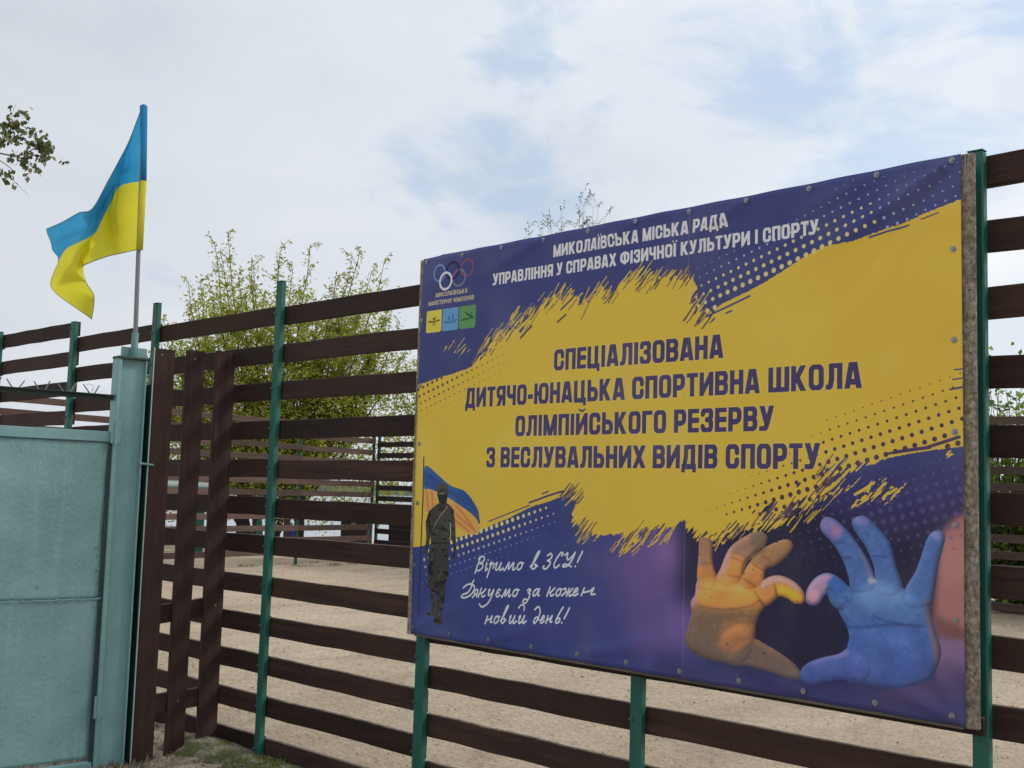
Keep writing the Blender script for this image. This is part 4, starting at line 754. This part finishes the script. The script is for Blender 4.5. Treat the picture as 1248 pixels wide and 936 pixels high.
for j in range(FV + 1):
    row = cr(G5, 4 * j / FV)
    for i in range(FU + 1):
        p = cr(row, 7 * i / FU).copy(); u_, v_ = i / FU, j / FV
        p[1] += .006 * math.sin(u_ * 9 + v_ * 5) * min(1, u_ * 4) + .007 * math.sin(v_ * 26 + u_ * 3) * min(1, u_ * 5) * (1 - u_ * .5)
        p[2] += .004 * math.sin(v_ * 31 + 2) * min(1, u_ * 6) * (1 - u_)
        V.append(tuple(p))
F = [(j * (FU + 1) + i, (j + 1) * (FU + 1) + i, (j + 1) * (FU + 1) + i + 1, j * (FU + 1) + i + 1) for j in range(FV) for i in range(FU)]
fme = mesh('flag', V, F, True)
def cloth(name, c0, c1, tr):
    w = Mt(name, .75, spec=.2); f = w.noise(w.vec((1, 1, 1)), 3, 3, .5); c = w.ramp(f, [(.35, c0), (.65, c1)]); weave = w.noise(w.vec((1, 1, 1)), 180, 2, .5); w.col(c).bump(weave, .15, .002)
    t = w.n('ShaderNodeBsdfTranslucent'); w.l(c, t.inputs['Color']); ms = w.n('ShaderNodeMixShader'); ms.inputs[0].default_value = tr; w.l(w.p.outputs[0], ms.inputs[1]); w.l(t.outputs[0], ms.inputs[2])
    w.l(ms.outputs[0], w.t.nodes['Material Output'].inputs['Surface']); return w.m
mb_ = cloth('sky blue flag cloth', (.035, .31, .58), (.05, .38, .68), .5); my_ = cloth('yellow flag cloth', (.74, .68, .045), (.80, .76, .06), .5)
fme.materials.append(mb_); fme.materials.append(my_)
fme.polygons.foreach_set('material_index', [0 if j < FV // 2 else 1 for j in range(FV) for i in range(FU)])
fl = put('flag', fme); tag(fl, 'blue and yellow flag hanging twisted in the wind from the grey pole', 'flag')
sl_b = MB().tube([(-.6235, -.574, 3.483), (-.622, -.574, 3.475), (-.592, -.574, 3.24), (-.572, -.574, 3.045)], [.013, .021, .018, .017], 12); sl_y = MB().tube([(-.572, -.574, 3.044), (-.569, -.574, 2.85), (-.564, -.574, 2.662)], [.017, .017, .016], 12)
sl_b.go('hoist_sleeve', mb_, fl, True); sl_y.go('hoist_sleeve', my_, fl, True)
hem = MB(); 
for e_ in ([V[j * (FU + 1) + FU] for j in range(FV + 1)], [V[i] for i in range(FU + 1)], [V[FV * (FU + 1) + i] for i in range(FU + 1)]): hem.tube(e_, .0022, 5)
w = Mt('hem thread', .8); w.col(w.ramp(w.noise(w.vec(), 60), [(.3, (.05, .11, .14)), (.7, (.16, .20, .10))])); hem.go('hem', w.m, fl)
# ================================================================ fences round the yard
def yard_fence(label, A, B, n, top, st, rows, mat, z0=0.0, dark=0, side=1):
    A = Vector((*A, 0)); B = Vector((*B, 0)); d = (B - A); Ln = d.length / n; yaw = math.atan2(d.y, d.x)
    t = thing('yard_fence', A, yaw, label=label, cat='fence')
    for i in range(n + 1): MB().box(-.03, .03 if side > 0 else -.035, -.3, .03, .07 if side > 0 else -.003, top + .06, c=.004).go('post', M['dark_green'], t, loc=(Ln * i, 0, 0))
    for i in range(n):
        for k in range(rows):
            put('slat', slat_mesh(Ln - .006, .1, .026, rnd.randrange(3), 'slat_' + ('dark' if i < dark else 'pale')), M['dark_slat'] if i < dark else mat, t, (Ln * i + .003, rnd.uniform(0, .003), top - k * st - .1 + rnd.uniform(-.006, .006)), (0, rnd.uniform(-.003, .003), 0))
    return t
slat_names = slat_cache
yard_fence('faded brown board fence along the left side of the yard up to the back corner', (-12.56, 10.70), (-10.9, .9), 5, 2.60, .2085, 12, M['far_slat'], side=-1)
yard_fence('board fence across the back of the yard, dark at its left end', (-12.5, 10.72), (7.0, 11.15), 9, 2.545, .21, 12, M['far_slat'], dark=2)  # shade by the corner is put into the darker boards of the left spans
for me_ in bpy.data.meshes:
    if me_.name.startswith('slat_'): me_.name = 'slat'
# ================================================================ trees and shrubs
class Leaves:
    def __init__(s, seed): s.P = []; s.D = []; s.S = []; s.r = np.random.RandomState(seed)
    def at(s, p, d, size): s.P.append(p); s.D.append(d); s.S.append(size)
    def build(s, name, mat, parent, wid=.38):
        P = np.array(s.P); D = np.array(s.D); S = np.array(s.S)[:, None]; D = D / np.linalg.norm(D, axis=1)[:, None]
        R_ = s.r.randn(len(P), 3); T = np.cross(D, R_); T /= np.linalg.norm(T, axis=1)[:, None]; Nn = np.cross(D, T)
        V = np.stack([P, P + D * S * .45 + T * S * wid * .5 + Nn * S * .06, P + D * S + Nn * S * -.08, P + D * S * .45 - T * S * wid * .5 + Nn * S * .06], 1).reshape(-1, 3)
        me = fastmesh(name, V, np.arange(len(V)).reshape(-1, 4)); me.materials.append(mat)
        o = put(name, me, None, parent); o['kind'] = 'stuff'; return o
def leafmat(name, a, b, c_, tr=.4):
    w = Mt(name, .55, spec=.35); g = w.n('ShaderNodeNewGeometry'); f = w.ramp(g.outputs['Random Per Island'], [(0, a), (.55, b), (1, c_)])
    n_ = w.noise(w.vec(), 1.1, 3); f = w.mix(w.ramp(n_, [(.35, .3), (.6, .0)]), f, tuple(x * .6 for x in a)); w.col(f)
    t = w.n('ShaderNodeBsdfTranslucent'); w.l(f, t.inputs['Color']); ms = w.n('ShaderNodeMixShader'); ms.inputs[0].default_value = tr; w.l(w.p.outputs[0], ms.inputs[1]); w.l(t.outputs[0], ms.inputs[2]); w.l(ms.outputs[0], w.t.nodes['Material Output'].inputs['Surface']); return w.m
def barkmat(name, a, b):
    w = Mt(name, .9, spec=.2); n_ = w.noise(w.vec((9, 9, 2)), 2.5, 6, .65); w.col(w.ramp(n_, [(.3, a), (.7, b)])).bump(n_, .6, .02); return w.m
bark = barkmat('dark branch bark', (.035, .030, .022), (.10, .085, .065)); bark2 = barkmat('grey poplar bark', (.10, .095, .08), (.22, .21, .185))
lf_main = leafmat('yellow green leaf', (.27, .32, .04), (.47, .50, .07), (.64, .62, .14), .58)
lf_pop = leafmat('poplar leaf', (.07, .11, .03), (.16, .20, .06), (.42, .38, .25), .45)
lf_bush = leafmat('bush leaf', (.06, .13, .022), (.17, .27, .04), (.40, .44, .08), .5)
lf_pale = leafmat('sparse olive leaf', (.10, .11, .055), (.18, .19, .09), (.28, .28, .16), .45)
def bend(p0, d, L_, n, r, up=.0, wob=.12):
    pts = [Vector(p0)]; d = Vector(d).normalized()
    for _ in range(n):
        d = (d + Vector((r.uniform(-wob, wob), r.uniform(-wob, wob), r.uniform(-wob, wob) + up))).normalized(); pts.append(pts[-1] + d * (L_ / n))
    return pts
# bushy young tree beyond the back left corner
r = random.Random(21); base = Vector((-16.7, 11.0, -.1)); tr = thing('leafy_tree', base, label='bushy yellow green tree with upright shoots rising above the brown board fence', cat='tree')
wood_b = MB(); LV = Leaves(2); C0 = Vector((0, 0, 0))
for s_ in range(5):
    a = s_ * 1.257 + .4; wood_b.tube(bend((.12 * math.cos(a), .12 * math.sin(a), -.2), (.45 * math.cos(a), .45 * math.sin(a), 1.2), 2.2, 5, r, .02), [.10, .085, .07, .06, .05, .04], 7)
view_r = Vector((.7132, .7003, 0)); view_f = Vector((-.70, .71, 0))
prof = [(-2.75, 4.55), (-2.35, 4.9), (-1.75, 5.9), (-1.25, 6.75), (-.95, 6.95), (-.55, 6.25), (-.15, 6.6), (.35, 6.2), (.75, 6.75), (1.2, 6.0), (1.65, 6.55), (1.95, 6.65), (2.25, 6.4), (2.6, 5.6), (2.9, 5.05)]
for (off, top) in prof:
    for depth in (-1.0, -.1, .9):
        off2 = off + r.uniform(-.2, .2) + (.0 if depth == -.1 else r.uniform(-.4, .4)); tz = top + .1 - (0 if depth == -.1 else r.uniform(.25, 1.1)); tip = view_r * off2 + view_f * (depth * (1 - abs(off) / 4.5)) + Vector((0, 0, tz + .1))
        st_ = Vector((r.uniform(-.2, .2) + tip.x * .12, r.uniform(-.2, .2) + tip.y * .12, .5 + r.random() * 1.0)); mid = Vector((tip.x * .62, tip.y * .62, tz * .45)) + Vector((r.uniform(-.15, .15),) * 3)
        pts = [st_ * (1 - t) ** 2 + mid * 2 * t * (1 - t) + tip * t * t for t in [k / 12 for k in range(13)]]
        pts = [p + Vector((r.uniform(-.03, .03), r.uniform(-.03, .03), 0)) for p in pts]; wood_b.tube(pts, [.034 * (1 - k / 13.0) + .003 for k in range(13)], 6)
        for k in range(2, 13):
            nsub = 3 if k < 10 else 1
            for _ in range(nsub):
                L2 = r.uniform(.35, .95) * (1.15 - k / 16); a = r.uniform(0, 6.283); sp_ = bend(pts[k], (math.cos(a) * .9, math.sin(a) * .9, r.uniform(.1, 1.1)), L2, 5, r, .10, .16)
                wood_b.tube(sp_, [.010, .008, .006, .005, .004, .003], 4, False)
                for q in range(1, 6):
                    for _ in range(7 if k < 11 else 3):
                        d = Vector((r.uniform(-1, 1), r.uniform(-1, 1), r.uniform(-1.1, .5))); LV.at(sp_[q] + Vector((r.uniform(-.05, .05), r.uniform(-.05, .05), r.uniform(-.05, .05))), d, r.uniform(.06, .125))
            seg = pts[k] - pts[k - 1]
            if k > 5:
                for q in range(48 if k < 11 else 26):
                    p = pts[k - 1] + seg * r.random(); sg = .12 if k < 11 else .07; d = Vector((r.uniform(-1, 1), r.uniform(-1, 1), r.uniform(-1, .7))); LV.at(p + Vector((r.gauss(0, sg), r.gauss(0, sg), r.gauss(0, .1))), d, r.uniform(.06, .12))
            for q in range(7 if k > 5 else 3):
                p = pts[k - 1] + seg * (q / 7); d = Vector((r.uniform(-1, 1), r.uniform(-1, 1), r.uniform(-.9, .7))); LV.at(p + d * .04, d, r.uniform(.07, .13)); LV.at(p + d * .07, Vector((-d.y, d.x, -abs(d.z))), r.uniform(.07, .13))
pxs_ = [a for a, b in prof]; LV0 = LV; pys_ = [b for a, b in prof]
for _ in range(4300):
    off = r.uniform(-2.9, 3.5); zt = float(np.interp(off, pxs_, pys_)) - .75; z = r.uniform(.9, 1) * 0 + .7 + (zt - .7) * r.random() ** .8
    wdt = 1.5 * (1 - (abs(off) / 3.4) ** 2); dp = r.uniform(-wdt, wdt)
    if abs(off) > 2.1 + z * .6: continue
    if math.sin(off * 4.1 + z * 2.3) * math.sin(z * 3.7 - off * 1.9 + dp * 2) < r.uniform(-1.1, .25) - .15 * (z < 2.6): continue
    c_ = view_r * off + view_f * dp + Vector((0, 0, z))
    for _ in range(8): LV.at(c_ + Vector((r.gauss(0, .11), r.gauss(0, .11), r.gauss(0, .13))), Vector((r.uniform(-1, 1), r.uniform(-1, 1), r.uniform(-1, .6))), r.uniform(.07, .13))
wood_b.go('trunk', bark, tr, True); LV.build('crown', lf_main, tr)
# sparse tree whose twig tips show above the banner
r = random.Random(5); tr = thing('sparse_tree', (-15.4, 19.4, -.8), label='sparse tree whose thin twig tips with few leaves show just above the banner', cat='tree'); wb = MB(); LV = Leaves(6)
wb.tube(bend((0, 0, -.3), (0, 0, 1), 5.5, 7, r, .1, .06), [.14, .12, .11, .09, .08, .07, .06, .05], 8)
for k in range(34):
    off = r.uniform(-1.55, 1.5); tz = 9.2 + .7 * math.cos(off * .8) + r.uniform(-.7, .25) - (0.6 if off < -.7 else 0); tip = view_r * off + view_f * r.uniform(-.8, .8) + Vector((0, 0, tz)); b0 = Vector((0, 0, r.uniform(3.2, 5.4))); mid = (b0 + tip) * .5 + Vector((tip.x * .3, tip.y * .3, -.5))
    pts = [b0 * (1 - t) ** 2 + mid * 2 * t * (1 - t) + tip * t * t for t in [q / 10 for q in range(11)]]; wb.tube(pts, [.018 * (1 - q / 10.5) + .002 for q in range(11)], 5)
    for q in range(4, 11):
        for _ in range(2):
            sp_ = bend(pts[q], (r.uniform(-1.1, 1.1), r.uniform(-1.1, 1.1), .9), r.uniform(.2, .5), 4, r, .02); wb.tube(sp_, .003, 4, False)
            for c_ in sp_[2:]:
                for _ in range(2): LV.at(c_, Vector((r.uniform(-1, 1), r.uniform(-1, 1), r.uniform(-1, .3))), r.uniform(.05, .10))
wb.go('trunk', bark, tr, True); LV.build('crown', lf_pale, tr)
# poplar at the left whose branch reaches into the picture
r = random.Random(9); tr = thing('poplar_tree', (-13.0, 1.6, -.1), label='poplar at the left edge with one leafy branch reaching in beside the flag', cat='tree'); wb = MB(); LV = Leaves(8); B0 = Vector((-13.0, 1.6, -.1))
tp_ = [Vector((0, 0, -.2)), Vector((.05, 0, 2)), Vector((.1, .05, 4)), Vector((.05, .1, 6.5)), Vector((.15, .1, 9.5))]; wb.tube([cr(np.array(tp_), t / 3) for t in range(13)], [.2 - .013 * k for k in range(13)], 10)
tg = {(0, 175): (-10.893, 2.528, 6.041), (25, 150): (-10.676, 2.703, 6.333), (62, 192): (-10.397, 3.041, 5.868), (50, 178): (-10.488, 2.931, 6.023), (35, 160): (-10.6, 2.793, 6.222), (40, 200): (-10.581, 2.873, 5.77), (20, 190): (-10.738, 2.703, 5.877), (35, 238): (-10.641, 2.871, 5.337), (20, 125): (-10.704, 2.638, 6.615), (28, 135): (-10.644, 2.712, 6.504), (12, 215): (-10.816, 2.664, 5.591), (0, 5): (-10.803, 2.357, 7.97)}
T_ = {k: Vector(v) - B0 for k, v in tg.items()}
def twig(ends, r0):
    P = smooth_pts(ends); wb.tube(P, [r0 * (1 - .8 * k / (len(P) - 1)) for k in range(len(P))], 6); return P
def smooth_pts(e): A_ = np.array([tuple(v) for v in e]); return [Vector(cr(A_, (len(A_) - 1) * k / (6 * (len(A_) - 1)))) for k in range(6 * (len(A_) - 1) + 1)]
hub = T_[(0, 175)] + Vector((-.25, -.2, -.05)); twig([Vector((.1, .05, 4.4)), Vector((.9, .2, 5.3)), hub, T_[(0, 175)]], .045)
main = [([hub, T_[(20, 190)], T_[(50, 178)], T_[(62, 192)]], .013, 22, .07), ([hub, T_[(0, 175)], T_[(35, 160)]], .010, 14, .07), ([T_[(0, 175)], T_[(25, 150)]], .006, 7, .05), ([hub, T_[(0, 175)], T_[(20, 125)] * .6 + T_[(0, 175)] * .4, T_[(20, 125)]], .009, 14, .05), ([T_[(0, 175)], T_[(28, 135)]], .006, 5, .03),
        ([hub, T_[(12, 215)] + Vector((0, 0, .12)), T_[(12, 215)], T_[(35, 238)]], .008, 6, .05), ([T_[(20, 190)], T_[(40, 200)]], .007, 12, .06), ([T_[(35, 160)], T_[(50, 178)]], .006, 12, .05), ([Vector((.1, .05, 6.2)), Vector((1.2, .4, 7.4)), T_[(0, 5)]], .02, 5, .05)]
for e_, r0, n_, sp2 in main:
    P = twig(e_, r0)
    for q in range(n_):
        c_ = P[r.randrange(len(P) // 3, len(P))] + Vector((r.gauss(0, sp2), r.gauss(0, sp2), r.gauss(0, sp2)))
        for _ in range(5): LV.at(c_ + Vector((r.gauss(0, .03), r.gauss(0, .03), r.gauss(0, .03))), Vector((r.uniform(-1, 1), r.uniform(-1, 1), r.uniform(-1.2, .2))), r.uniform(.06, .10))
for k in range(46):                              # the rest of its crown, left of the picture
    a = r.uniform(1.6, 4.9); z = r.uniform(3.2, 9.5); P = bend((.1, .05, z), (math.cos(a), math.sin(a), .7), r.uniform(.8, 2.0) * (1.15 - (z - 3) / 9), 7, r, .06); wb.tube(P, [.03, .025, .02, .016, .012, .009, .007, .004], 5)
    for q in range(30):
        c_ = P[r.randrange(2, 8)] + Vector((r.gauss(0, .16), r.gauss(0, .16), r.gauss(0, .16)))
        for _ in range(4): LV.at(c_ + Vector((r.gauss(0, .04),) * 3), Vector((r.uniform(-1, 1), r.uniform(-1, 1), r.uniform(-1.2, .2))), r.uniform(.06, .10))
wb.go('trunk', bark2, tr, True); LV.build('crown', lf_pop, tr, .85)
# shrubs behind the back fence
def shrub(x, y, hgt, rad, n, label, seed, mat=lf_bush, leaf=.11):
    r = random.Random(seed); t = thing('shrub', (x, y, -.05), label=label, cat='shrub', group='shrubs behind the back fence'); wb = MB(); LV = Leaves(seed)
    for k in range(n):
        a = r.uniform(0, 6.283); P = bend((r.uniform(-.2, .2), r.uniform(-.2, .2), 0), (math.cos(a) * rad * .5, math.sin(a) * rad * .5, hgt * r.uniform(.4, 1)), hgt * r.uniform(.55, 1.02), 8, r, .02, .16); wb.tube(P, [.02, .018, .015, .013, .011, .009, .007, .005, .003], 5)
        for q in range(1, 9):
            for _ in range(7):
                c_ = P[q] + Vector((r.gauss(0, .13), r.gauss(0, .13), r.gauss(0, .12))); LV.at(c_, Vector((r.uniform(-1, 1), r.uniform(-1, 1), r.uniform(-.8, .6))), r.uniform(.6, 1.15) * leaf)
    wb.go('stems', bark, t, True); LV.build('foliage', mat, t, .62)
shrub(-.8, 12.3, 3.5, 1.0, 90, 'bright green shrub seen between the boards at the right, just behind the back fence', 31)
shrub(.7, 12.8, 3.3, 1.2, 80, 'taller green shrub at the right edge behind the back fence', 32)
shrub(-2.6, 12.9, 2.2, 1.0, 34, 'lower green shrub hidden mostly by the banner, behind the back fence', 33)
shrub(2.6, 13.0, 3.0, 1.2, 30, 'green shrub beyond the right edge behind the back fence', 34)
shrub(-13.9, 14.2, 2.3, 1.5, 40, 'low green shrub outside the back left corner of the yard', 35, lf_bush, .08)
shrub(-16.2, 6.6, 2.2, 1.3, 34, 'small green shrub beyond the faded side fence, seen above the boat', 36, lf_bush, .08)
dr = thing('dry_stalk', (-1.0, 13.4, 0), label='bare dry stalks standing above the shrubs right of the banner', cat='plant')
for k in range(5): MB().tube(bend((rnd.uniform(-.3, .5), rnd.uniform(-.2, .2), 1.5), (rnd.uniform(-.25, .15), 0, 1), rnd.uniform(1.5, 2.5), 6, rnd, 0, .05), [.010, .008, .007, .006, .005, .004, .003], 5).go('stalk', M['batten_v'], dr)
fl_ = MB(); rr_ = random.Random(44)
for k in range(60):
    c_ = Vector((rr_.uniform(-1.8, 1.6), rr_.uniform(11.6, 12.3), rr_.uniform(.1, 1.5)))
    for a in range(5):
        t = a * 1.257; fl_.add([c_, c_ + Vector((math.cos(t) * .03, -.02, math.sin(t) * .03)), c_ + Vector((math.cos(t + .6) * .045, -.01, math.sin(t + .6) * .045)), c_ + Vector((math.cos(t + 1.2) * .03, -.02, math.sin(t + 1.2) * .03))], [(0, 1, 2, 3)])
w = Mt('white petal', .6); w.col(w.ramp(w.noise(w.vec(), 20), [(.3, (.6, .6, .55)), (.7, (.8, .8, .76))])); tag(fl_.go('white_flowers', w.m), 'scattered small white flowers among the shrubs behind the back fence', 'flowers', None, 'stuff')
# ================================================================ things beyond the side fence
bo = thing('rowing_boat', (-16.25, 7.9, 1.33), math.radians(48), label='pale upturned rowing boat with green gunwale on a rack beyond the side fence', cat='boat')
hull = []; Fh = []; nS = 24
for i in range(nS + 1):
    t = i / nS * 2 - 1; hw = .42 * (1 - abs(t) ** 2.4) + .015; hh = .26 * (1 - .35 * abs(t) ** 3)
    for k in range(9): a = math.pi * k / 8; hull.append((t * 1.35, hw * .8 * math.cos(a), hh * .6 * math.sin(a) ** .8))
for i in range(nS):
    for k in range(8): Fh.append((i * 9 + k, i * 9 + k + 1, (i + 1) * 9 + k + 1, (i + 1) * 9 + k))
w = Mt('pale hull paint', .4); w.col(w.ramp(w.noise(w.vec(), 2.5), [(.3, (.24, .30, .26)), (.7, (.36, .40, .36))])); ho = put('hull', mesh('hull', hull, Fh, True), w.m, bo); so_ = ho.modifiers.new('thickness', 'SOLIDIFY'); so_.thickness = .01
for s_ in (1, -1): MB().tube([(t * 1.35 / 12, s_ * (.34 * (1 - abs(t / 12) ** 2.4) + .02), .0) for t in range(-12, 13)], .022, 6).go('gunwale', M['green'], bo)
MB().box(-1.2, -.012, .14, 1.2, .012, .17).go('keel', w.m, bo)
rk = thing('boat_rack', (-15.9, 8.5, -.05), math.radians(48), label='timber and steel rack with many uprights holding the upturned boat beyond the side fence', cat='rack')
for i, x in enumerate((-1.9, -1.45, -.8, -.55, .0, .35, .62, 1.2, 1.55, 2.1, 2.35)): 
    wd_ = (.05, .04, .07, .03, .05, .09, .04, .11, .05, .06, .1)[i]; MB().box(x - wd_, -.03, -.1, x + wd_, .04, 1.30 if i % 3 else 1.05, c=.004).go('upright', M[('far_slat', 'dark_slat', 'green')[i % 3]], rk)
for z in (1.31, .95): MB().box(-2.1, .045, z, 2.5, .10, z + .06, c=.004).go('beam', M['dark_slat'], rk)
for x in (-1.2, 1.3): MB().box(x - .04, -.5, 1.29, x + .04, .5, 1.355).go('cross_beam', M['dark_slat'], rk)
w = Mt('blue plastic', .35); w.col(w.ramp(w.noise(w.vec(), 5), [(.3, (.02, .03, .22)), (.7, (.04, .07, .38))]))
br = MB().tube([(0, 0, 0), (0, 0, .03), (0, 0, .28), (0, 0, .42), (0, 0, .52), (0, 0, .55)], [.10, .115, .118, .115, .10, .05], 16); b_ = thing('plastic_drum', (-14.75, 10.35, .08), label='small blue plastic drum beyond the side fence near the corner', cat='drum'); br.go('body', w.m, b_, True); MB().tube([(0, 0, .55), (0, 0, .60)], .035, 10).go('cap', M['zinc'], b_)
for (x, y, wx, hz, lb) in ((-14.05, 11.45, .95, .86, 'dark low storage box beyond the back left corner, left of a bright gap'), (-13.35, 12.35, 1.5, .90, 'dark low storage box beyond the back left corner, right of a bright gap')):
    t = thing('storage_box', (x, y, -.05), math.radians(45), label=lb, cat='storage box', group='storage boxes beyond the corner')
    MB().box(-wx * .28, -.2, 0, wx * .28, .3, hz - .05, c=.01).go('body', M['dark_slat'], t); MB().box(-wx * .28 - .02, -.22, hz - .0495, wx * .28 + .02, .32, hz, c=.01).go('lid', M['dark_slat'], t); MB().box(-.05, -.235, hz - .16, .05, -.201, hz - .1).go('latch', M['bolt'], t)
# ================================================================ ground cover
r = random.Random(77)
w = Mt('stone chip', .9, spec=.2); g = w.n('ShaderNodeNewGeometry'); w.col(w.ramp(g.outputs['Random Per Island'], [(0, (.10, .08, .06)), (.5, (.26, .22, .17)), (1, (.46, .41, .34))]))
V = []; Q = []
def chip(x, y, s):
    z = gh(x, y); n = len(V); a = r.uniform(0, 6.28); e = [(math.cos(a + k * 2.09) * s * r.uniform(.7, 1.3), math.sin(a + k * 2.09) * s * r.uniform(.7, 1.3)) for k in range(3)]
    V.extend([(x + p, y + q, z - s * .2) for p, q in e] + [(x + r.uniform(-.2, .2) * s, y, z + s * r.uniform(.5, 1.0))]); Q.extend([(n, n + 1, n + 3), (n + 1, n + 2, n + 3), (n + 2, n, n + 3)])
for _ in range(9000): u_ = r.random(); chip(r.uniform(-9, 4.5), .15 + 9 * u_ ** 1.8, r.uniform(.002, .007) * (1 + u_))
for _ in range(9000): chip(-1.6 + 3.6 * r.random(), -.04 - 1.5 * r.random() ** 1.3, r.uniform(.003, .010))
tag(put('stone_chips', fastmesh('stone_chips', V, Q), w.m), 'small stone chips strewn over the sand and along the fence foot', 'gravel', None, 'stuff')
w = Mt('leaf litter', .9); g = w.n('ShaderNodeNewGeometry'); w.col(w.ramp(g.outputs['Random Per Island'], [(0, (.12, .085, .055)), (.6, (.22, .165, .11)), (1, (.38, .30, .19))])); LV = Leaves(3)
for _ in range(1300):
    u_ = r.random(); x, y = (r.uniform(-13, 4), r.uniform(.1, 10.3)) if u_ < .5 else ((r.gauss(-11.3, .9), r.uniform(1.5, 10)) if u_ < .75 else (r.uniform(-12, 3), 10.2 - abs(r.gauss(0, .9))))
    if u_ > .62 and x < -12.4: continue
    LV.at((x, y, gh(x, y) + .006), (r.uniform(-1, 1), r.uniform(-1, 1), r.uniform(-.05, .15)), r.uniform(.012, .034))
for _ in range(500): x, y = r.uniform(-1.4, 1.3), -.05 - abs(r.gauss(0, .35)); LV.at((x, y, gh(x, y) + .005), (r.uniform(-1, 1), r.uniform(-1, 1), r.uniform(0, .5)), r.uniform(.015, .035))
lo = LV.build('leaf_litter', w.m, None, .5); tag(lo, 'dry leaf scraps scattered on the sandy yard', 'leaf litter')
LV = Leaves(15)
for _ in range(30):
    cx, cy = ((r.uniform(-12.2, 3), 10.5 - abs(r.gauss(0, .25))) if r.random() < .6 else (-11.9 + r.gauss(0, .25), r.uniform(3, 10)))
    for _ in range(30): x, y = cx + r.gauss(0, .07), cy + r.gauss(0, .06); LV.at((x, y, gh(x, y)), (r.uniform(-.7, .7), r.uniform(-.7, .7), .8), r.uniform(.03, .09))
w = Mt('yard weed', .8); g = w.n('ShaderNodeNewGeometry'); w.col(w.ramp(g.outputs['Random Per Island'], [(0, (.06, .08, .025)), (.6, (.14, .17, .05)), (1, (.3, .27, .13))]))
lo = LV.build('yard_weeds', w.m, None, .12); tag(lo, 'low weeds growing along the feet of the yard fences', 'weeds')
# moss cushions and dry grass at the fence foot
V = []; F = []; nxm, nym = 90, 14
for j in range(nym + 1):
    for i in range(nxm + 1):
        x = -.62 + 2.1 * i / nxm; v_ = j / nym; y = .05 - .33 * v_ - .03 * math.sin(x * 7); z = gh(x, y) - .012 + .058 * math.sin(math.pi * v_) ** .8 * (.55 + .45 * math.sin(x * 5.3 + .7) * math.sin(x * 2.1)) + r.uniform(-.003, .003)
        V.append((x, y, z))
for j in range(nym):
    for i in range(nxm): F.append((j * (nxm + 1) + i, (j + 1) * (nxm + 1) + i, (j + 1) * (nxm + 1) + i + 1, j * (nxm + 1) + i + 1))
w = Mt('moss and dust', .95, spec=.1); a = w.noise(w.vec((1, 2, 1)), 7, 6, .65); b = w.noise(w.vec(), 90, 4, .7); c = w.mix(w.ramp(a, [(.44, .0), (.53, .85)]), (.36, .31, .25), (.135, .165, .04)); c = w.mix(w.ramp(b, [(.4, .55), (.6, .0)]), c, (.05, .05, .03)); w.col(c).bump(b, 1., .012)
tag(put('moss', mesh('moss', V, F[::1], True), w.m), 'low green moss cushions along the foot of the fence beside the green post', 'moss', None, 'stuff')
w = Mt('moss tuft', .9, spec=.1); g = w.n('ShaderNodeNewGeometry'); w.col(w.ramp(g.outputs['Random Per Island'], [(0, (.06, .09, .02)), (.6, (.13, .165, .045)), (1, (.24, .25, .10))])); LV = Leaves(12)
for _ in range(4500):
    x = r.uniform(-.55, 1.4); y = r.gauss(-.12, .07); k = math.sin(x * 6.1 + 1) + .6 * math.sin(x * 15 + y * 20)
    if k < r.uniform(.2, 1.1): continue
    v_ = (.05 - y - .03 * math.sin(x * 7)) / .33; zz = gh(x, y) - .012 + (.058 * math.sin(math.pi * min(max(v_, 0), 1)) ** .8 * (.55 + .45 * math.sin(x * 5.3 + .7) * math.sin(x * 2.1)) if 0 < v_ < 1 else .012)
    LV.at((x, y, zz), (r.uniform(-.6, .6), r.uniform(-.6, .6), 1), r.uniform(.008, .020))
lo = LV.build('moss_tufts', w.m, None, .4); tag(lo, 'fine bright moss tufts on the cushions at the fence foot', 'moss')
w = Mt('dry grass', .85); g = w.n('ShaderNodeNewGeometry'); w.col(w.ramp(g.outputs['Random Per Island'], [(0, (.10, .05, .03)), (.4, (.24, .18, .11)), (1, (.46, .42, .33))])); LV = Leaves(13)
for _ in range(3800):
    q = r.random(); cx, cy, sx_, sy_ = ((-.62, -.46, .10, .06) if q < .3 else ((-.50, -.62, .16, .14) if q < .65 else (-.1, -.5, .45, .25))); x, y = r.gauss(cx, sx_), r.gauss(cy, sy_)
    if y > -.1: continue
    LV.at((x, y, gh(x, y) - .004), (r.uniform(-.9, .9), r.uniform(-.9, .9), r.uniform(.3, 1)), r.uniform(.02, .06) * (1.0 if q < .65 else .6))
lo = LV.build('dry_grass', w.m, None, .09); tag(lo, 'pale dry grass and weeds at the foot of the plank screen', 'grass')
